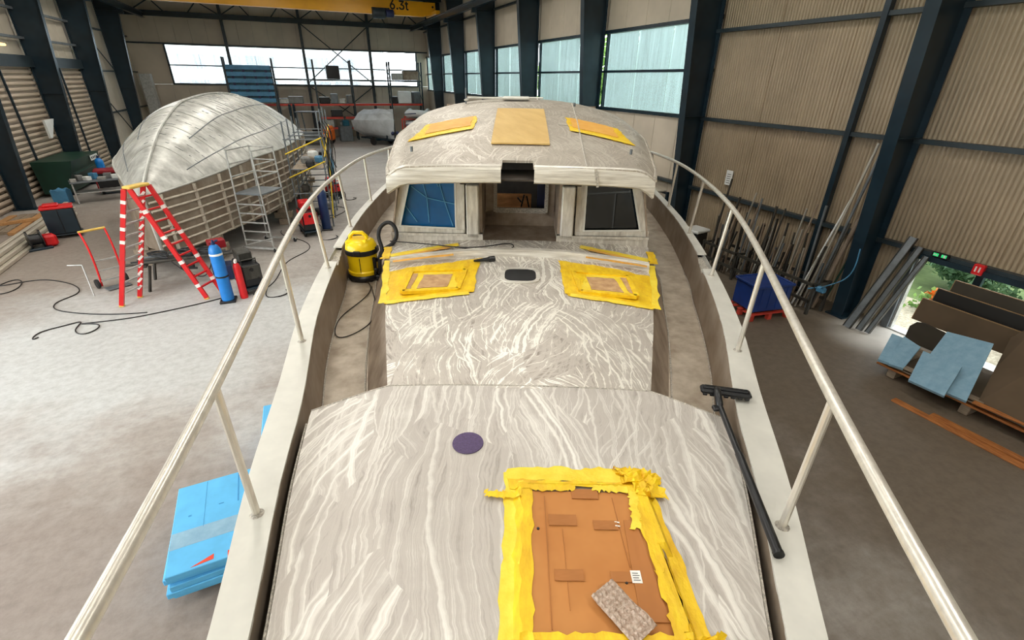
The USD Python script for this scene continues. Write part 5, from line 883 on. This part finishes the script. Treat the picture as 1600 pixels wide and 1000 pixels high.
for z in (.32, .72): part('rail', beam((-.15, -1.6, z), (-.15, 1.9, z), .06, .06), 'dark_bar', ms, smooth=False); part('rail', beam((.35, -1.6, z), (.35, 1.9, z), .06, .06), 'dark_bar', ms, smooth=False)
for y in (-1.6, -.45, .7, 1.9):
    for x in (-.15, .35): part('post', beam((x, y, 0), (x, y, .78), .06, .06), 'dark_bar', ms, smooth=False)
    part('cross_bar', beam((-.15, y, .72), (.35, y, .72), .05, .05), 'dark_bar', ms, smooth=False)
g = np.random.default_rng(3)
for k in range(62):
    y = 6.7 + 3.3 * k / 61 + g.uniform(-.05, .05); h = g.uniform(1.0, 1.9) if k % 6 else g.uniform(2.0, 2.5); x = g.uniform(10.36, 10.62); dx = g.uniform(.05, .1) * h * 1.2; dy = g.uniform(-.18, .18)
    m = ['dark_bar', 'grey_steel', 'brown_plate', 'pale_bar', 'dark_bar'][k % 5]; a, b = V3(x, y, .02), V3(min(x + dx, 11.2), y + dy, h)
    sec = beam(a, b, g.uniform(.03, .07), .03) if k % 3 else rod(a, b, g.uniform(.018, .032), 8)
    single('metal_bar', sec, m, 'upright metal bar standing in the low rack along the right wall', 'bar', 'metal bars standing in the right rack')
for k, (a, b, r, m, l) in enumerate([((10.50, 6.85, .02), (11.02, 6.65, 3.75), .028, 'pale_bar', 'longest pale tube leaning on the dark wall post'), ((10.62, 6.75, .02), (11.05, 6.55, 3.6), .03, 'grey_steel', 'long grey tube leaning beside the pale one'), ((10.42, 7.02, .02), (11.08, 6.85, 2.6), .022, 'white_paint', 'thin white tube leaning lowest at the dark wall post'), ((10.7, 6.68, .02), (11.12, 6.45, 2.9), .05, 'brown_plate', 'thick brown tube leaning at the dark wall post'), ((10.78, 6.55, .02), (11.15, 6.33, 2.3), .02, 'green_paint', 'thin green rod leaning between the wall post and the big column')]):
    single('leaning_tube', tube([a, b], r, 10), m, l, 'tube')
for k, (x, y, w_, h) in enumerate([(10.50, 5.68, .15, 2.05), (10.62, 5.49, .11, 1.9), (10.66, 5.33, .09, 1.75)]):
    t = thing('steel_channel', ['wide grey steel channel leaning at the foot of the big right column', 'middle grey steel channel leaning beside the side door', 'narrow grey steel channel leaning nearest the side door'][k], 'steel profile', (0, 0, 0)); a, b = V3(x, y, .02), V3(11.25, y - .2, h); part('web', beam(a, b, w_, .02, up=(1, 0, 0)), 'grey_steel', t, smooth=False)
    for s in (-1, 1): part('flange', beam(a + V3(0, s * w_ / 2, .0), b + V3(0, s * w_ / 2, 0), .012, .07, up=(1, 0, 0)), 'dark_bar', t, smooth=False)
mc = thing('bench_grinder', 'small dark machine with a white top standing by the right wall windows', 'machine', (10.75, 10.9, 0), 10); part('cabinet', cbox((0, 0, .36), (.5, .5, .72), .03), 'black_plastic', mc); part('top', cbox((0, 0, .78), (.62, .56, .1), .03), 'white_paint', mc); part('motor', mv(lathe([(0, -.2), (.12, -.2), (.12, .2), (0, .2)], 16), (0, -.05, .52), ry=90), 'grey_steel', mc)
sr = thing('sheet_rack', 'dark low rack of stacked pale metal sheets beyond the big right column', 'rack', (10.5, 14.3, 0), 0)
for y in (-1.6, 0, 1.6):
    for x in (-.45, .45): part('post', beam((x, y, 0), (x, y, 1.55), .08, .08), 'dark_steel', sr, smooth=False)
for k, z in enumerate((.3, .6, .9, 1.2, 1.5)):
    part('shelf_bar', [box((x, 0, z), (.06, 3.3, .06)) for x in (-.45, .45)], 'dark_steel', sr, smooth=False, kind='stuff'); part('metal_sheet', cbox((0, .1 * (k % 2), z + .06), (.95, 3.0, .05), .008), 'pale_steel' if k % 2 else 'alu_profile', sr)
wp = thing('wall_notice', 'small white framed notice on the right wall above the railing', 'notice', (XR - .05, 10.75, 2.32)); part('board', cbox((0, 0, 0), (.02, .24, .42), .004), 'white_paint', wp); part('print', [box((-.012, 0, .1 - .06 * k), (.004, .14, .02)) for k in range(5)], 'grey_box', wp, smooth=False, kind='stuff')
hs = thing('air_hose', 'blue grey air hose hanging from the big right column', 'hose', (0, 0, 0)); part('hose', tube(smoothpath([(10.45, 5.95, 1.75), (10.40, 5.9, 1.5), (10.32, 5.95, 1.1), (10.2, 6.2, .85), (10.25, 6.35, .7)], 6), .014, 6), 'steel_blue', hs); part('regulator', [cbox((10.28, 6.35, .68), (.12, .2, .14), .03), rod((10.25, 6.45, .7), (10.2, 6.6, .62), .02, 6)], 'steel_blue', hs)
es = thing('exit_sign', 'lit green emergency exit sign over the side door', 'sign', (XR - .22, 4.93, 1.84)); part('housing', cbox((0, 0, 0), (.06, .30, .10), .01), 'black_plastic', es); part('lit_panel', [box((-.033, y, 0), (.006, .09, .06)) for y in (-.07, .07)], 'exit_green', es, smooth=False, kind='stuff'); part('arrow', [box((-.038, .08, 0), (.004, .06, .02)), box((-.038, -.08, .0), (.004, .03, .06))], 'white_paint', es, smooth=False, kind='stuff')
rx_ = thing('alarm_box', 'red alarm box with pale marks mounted over the side door', 'alarm', (XR - .24, 4.27, 1.78)); part('housing', cbox((0, 0, 0), (.1, .17, .2), .015), 'red_paint', rx_); part('marking', [box((-.052, y, .01), (.004, .025, .1)) for y in (-.03, .03)], 'white_tape', rx_, smooth=False, kind='stuff')
# side door frame (the leaf stands open, out of sight)
dr = struct('door_1'); part('door_frame', [beam((XR - .02, 5.36, 0), (XR - .02, 5.36, 1.76), .1, .12, up=(1, 0, 0))], 'pale_steel', dr, smooth=False); part('head_rail', beam((XR - .2, -2, 1.72), (XR - .2, 5.4, 1.72), .1, .1), 'dark_steel', dr, smooth=False); part('mullion', beam((XR, 4.28, 0), (XR, 4.28, 1.76), .12, .1, up=(1, 0, 0)), 'dark_steel', dr, smooth=False); part('threshold', box((XR, 1.7, .01), (.3, 7.3, .03)), 'pale_steel', dr, smooth=False)
fr_ = thing('flower_bush', 'small bush with orange red flowers outside the side door', 'flowers', (13.2, 5.45, 0)); g = np.random.default_rng(8)
def leaves(n, r, z, s, seed):
    g = np.random.default_rng(seed); c = g.normal(size=(n, 3)) * V3(r, r, r * .7) + V3(0, 0, z); c[:, 2] = np.maximum(c[:, 2], .05); a = g.normal(size=(n, 3)); a /= np.linalg.norm(a, axis=1, keepdims=True); b = np.cross(a, g.normal(size=(n, 3))); b /= np.linalg.norm(b, axis=1, keepdims=True)
    q = np.stack([c - a * s, c + b * s, c + a * s, c - b * s], 1).reshape(-1, 3); i = np.arange(n)[:, None] * 4; return tm(q, np.vstack([i + [0, 1, 2], i + [0, 2, 3]]))
part('foliage', leaves(260, .2, .26, .06, 1), 'leaf', fr_, smooth=False, kind='stuff'); part('blossom', leaves(90, .10, .42, .05, 2), 'orange_paint', fr_, smooth=False, kind='stuff')
# stack of boards on timber bearers
for k, (y, l) in enumerate([(4.05, 'far'), (2.9, 'middle'), (1.75, 'near')]): single('timber_bearer', cbox((9.97, y, .09), (1.3, .14, .18), .01, rz=2), 'timber_grey', f'{l} timber bearer under the stack of brown boards', 'bearer')
sb = [('timber_orange', 0, .04, 'bottom rust brown board of the stack on bearers'), ('brown_board', .06, .03, 'second brown board of the stack on bearers'), ('timber_grey', .02, .025, 'third greyish board of the stack on bearers'), ('brown_board', .12, .03, 'upper brown board of the stack on bearers')]
z = .182
for k, (m, o, t_, l) in enumerate(sb):
    single('board_sheet', cbox((9.97 + o / 2, 2.75 - o * 2, z + t_ / 2), (1.36 - o, 3.1 - o, t_), .004, rz=2 + k * .6), m, l, 'board', 'boards stacked on bearers'); z += t_ + .002
ZS = z
single('timber_plank', cbox((9.30, 3.45, ZS + .02), (.12, 1.5, .035), .005, rz=4), 'timber_grey', 'grey plank along the edge of the board stack', 'plank')
single('timber_plank', cbox((9.28, 2.35, ZS + .016), (.10, .9, .03), .005, rz=8), 'timber_orange', 'orange brown batten along the edge of the board stack', 'plank')
single('timber_offcut', cbox((9.34, 3.12, ZS + .075), (.16, .14, .07), .006, rz=20), 'timber_grey', 'short square timber offcut on the corner of the board stack', 'offcut')
single('metal_strip', beam((9.42, 2.62, ZS + .03), (9.38, 1.2, ZS + .03), .05, .03), 'pale_bar', 'pale metal strip lying along the board stack', 'strip')
for k, (x, y, L, o, l) in enumerate([(8.68, 2.55, 2.0, 0, 'left orange plank lying on the floor before the board stack'), (8.86, 2.1, 1.9, 1.5, 'right orange plank lying on the floor before the board stack')]): single('floor_plank', cbox((x, y, .016), (.13, L, .03), .005, rz=2 + o), 'timber_orange', l, 'plank')
# foam boards leaning on the stack
def leaning(p4, t, mat, name, label, cat_):
    a, b, c, d = [V3(*p) for p in p4]; n = np.cross(b - a, d - a); n /= np.linalg.norm(n); n *= 1 if n[0] > 0 else -1
    G = np.array([[a * (1 - u) * (1 - v) + b * u * (1 - v) + c * u * v + d * (1 - u) * v for u in (0, .5, 1)] for v in (0, .5, 1)]); single(name, slab(G, t, n), mat, label, cat_, smooth=False)
zf_ = ZS + .03
leaning([p + V3(.22, .05, 0) for p in (fl(1522, 634, zf_), fl(1680, 712, zf_), atx(1690, 470, 10.65), atx(1574, 533, 10.35))], .02, 'brown_board', 'brown_sheet', 'large brown sheet leaning at the right behind the clean blue foam board', 'sheet')
leaning([fl(1425, 590, zf_), fl(1510, 627, zf_), atx(1553, 537, 10.05), atx(1480, 518, 10.15)], .05, 'blue_foam_pale', 'foam_board', 'large clean blue foam board leaning on the board stack', 'foam board')
leaning([p + V3(-.08, 0, 0) for p in (fl(1424, 592, zf_), fl(1480, 617, zf_), atx(1508, 571, 9.5), atx(1447, 547, 9.6))], .05, 'blue_foam_pale', 'foam_board', 'small speckled blue foam board in front of the large one', 'foam board')
leaning([fl(1372, 561, zf_), fl(1402, 572, zf_), atx(1422, 532, 9.95), atx(1394, 521, 10.0)], .05, 'blue_foam_pale', 'foam_board', 'small blue foam board at the left end of the board stack', 'foam board')
leaning([p + V3(-.08, 0, 0) for p in (fl(1393, 567, zf_), fl(1416, 574, zf_), atx(1443, 541, 9.85), atx(1417, 524, 9.95))], .05, 'blue_foam_pale', 'foam_board', 'scored grey blue foam board second from the left end of the stack', 'foam board')
rb_ = [(0, 0), (.95, 0), (.95, .34), (.9, .4), (.2, .46), (.08, .42), (.0, .3)]
t = thing('rounded_panel', 'dark grey panel with rounded corners behind the blue foam boards', 'panel', (10.45, 4.55, ZS), 0); part('sheet', mv(trimesh.creation.extrude_polygon(Polygon(rb_), .02, engine='earcut'), (0, 0, 0), rx=90, rz=-90, ry=0), 'brown_board_dark', t, smooth=False)
# trestle carrying the long dark sheets across the doorway
ts = thing('sheet_trestle', 'low timber trestle carrying the long dark sheets in the doorway', 'trestle', (11.0, 3.0, 0))
for y in (-1.5, .0, 1.5):
    part('post', box((.12, y, .31), (.08, .08, .62)), 'timber_grey', ts, smooth=False); part('post', box((-.3, y, .29), (.08, .08, .58)), 'timber_grey', ts, smooth=False); part('arm', box((-.08, y, .60), (.56, .08, .07)), 'timber_grey', ts, smooth=False)
for k, (x, y0, y1, z0, z1, m, l) in enumerate([(11.16, 1.2, 4.48, .68, 1.50, 'brown_board_dark', 'tallest dark brown sheet standing at the back of the doorway trestle'), (11.02, 1.1, 4.62, .66, 1.30, 'black_board', 'long black sheet with a pale edge in the doorway trestle'), (10.85, 1.0, 4.72, .64, 1.08, 'brown_board', 'lower brown sheet standing at the front of the doorway trestle')]):
    t = thing('long_sheet', l, 'sheet', (0, 0, 0)); G = np.array([[(x + dx, y, z_) for y in (y0, y1)] for dx, z_ in ((-.09, z0), (.0, z1))]); part('board', slab(G, .02, (1, 0, 0)), m, t, smooth=False); part('edge_strip', [beam((x + .01, y0, z1), (x + .01, y1, z1), .03, .012), beam((x - .08, y1, z0), (x + .01, y1, z1), .012, .03)], 'board_edge', t, smooth=False, kind='stuff')
single('sand_heap', sheet(np.array([[(11.75 + 1.7 * u, 2.0 + 2.9 * v, max(.28 * math.sin(math.pi * u) * math.sin(math.pi * v) * (.6 + .8 * float(meshkit.noise(V3(u * 5, v * 5, 1), 1))), 0) - .005) for u in np.linspace(0, 1, 16)] for v in np.linspace(0, 1, 20)])), 'gravel', 'pale heap of sand just outside the side door', 'sand', kind='stuff')
# ---------------------------------------------------------------- blue insulation boards on the floor by the boat's left bow
for k in range(2): single('timber_bearer', cbox((-1.5, 4.3 + .75 * k, .05), (1.0, .1, .1), .008, rz=4), 'timber_grey', ['near', 'far'][k] + ' bearer under the pile of blue insulation boards', 'bearer')
z = .102; off = [(.03, .02), (-.01, -.02), (.02, .0), (.0, .02), (.03, -.01)]
for k, (ox, oy) in enumerate(off):
    t = thing('insulation_board', ['lowest', 'second', 'third', 'fourth', 'top'][k] + ' blue insulation board in the pile by the left bow', 'insulation board', (-1.42 + ox, 4.62 + oy, z), 4 + (k % 3) - 1, 'blue insulation boards by the left bow')
    part('sheet', cbox((0, 0, .036), (1.15, 1.25, .07), .006), 'blue_foam', t, smooth=False)
    if k == 4:
        part('joint', [box((-.28, .25, .0715), (.004, .70, .002)), box((.05, .38, .0715), (.014, .5, .002))], 'blue_foam_cut', t, smooth=False, kind='stuff'); part('band', box((0, -.19, .0712), (1.14, .22, .002)), 'blue_foam_pale', t, smooth=False); part('scribble', [box((-.42, .12, .072), (.03, .02, .002)), box((-.12, .17, .072), (.05, .012, .002))], 'blue_foam_cut', t, smooth=False, kind='stuff')
        part('red_tape_patch', extr([(-.36, -.60), (-.16, -.52), (-.16, -.585)], .002, (0, 0, .0715)), 'red_tape', t, smooth=False); part('red_tape_strap', [box((.0, -.585, .0725), (.07, .09, .002)), box((-.0, -.628, -.02), (.07, .004, .19))], 'red_tape', t, smooth=False)
    z += .073
for k in range(3):
    t = thing('insulation_board', ['lower', 'middle', 'upper'][k] + ' blue insulation board in the second pile behind', 'insulation board', (-.72 + .03 * k, 6.05, .0 + .17 * k), -6 + 3 * k, 'second pile of blue insulation boards'); part('sheet', cbox((0, 0, .085), (1.0, .9, .165), .01), 'blue_foam', t, smooth=False); part('slot', box((-.3, -.2, .167), (.1, .02, .002)), 'blue_foam_cut', t, smooth=False)
single('loose_plank', cbox((-.72, 2.95, .02), (.11, 1.1, .035), .005, rz=14), 'timber', 'pale plank on the floor under the left bow', 'plank')
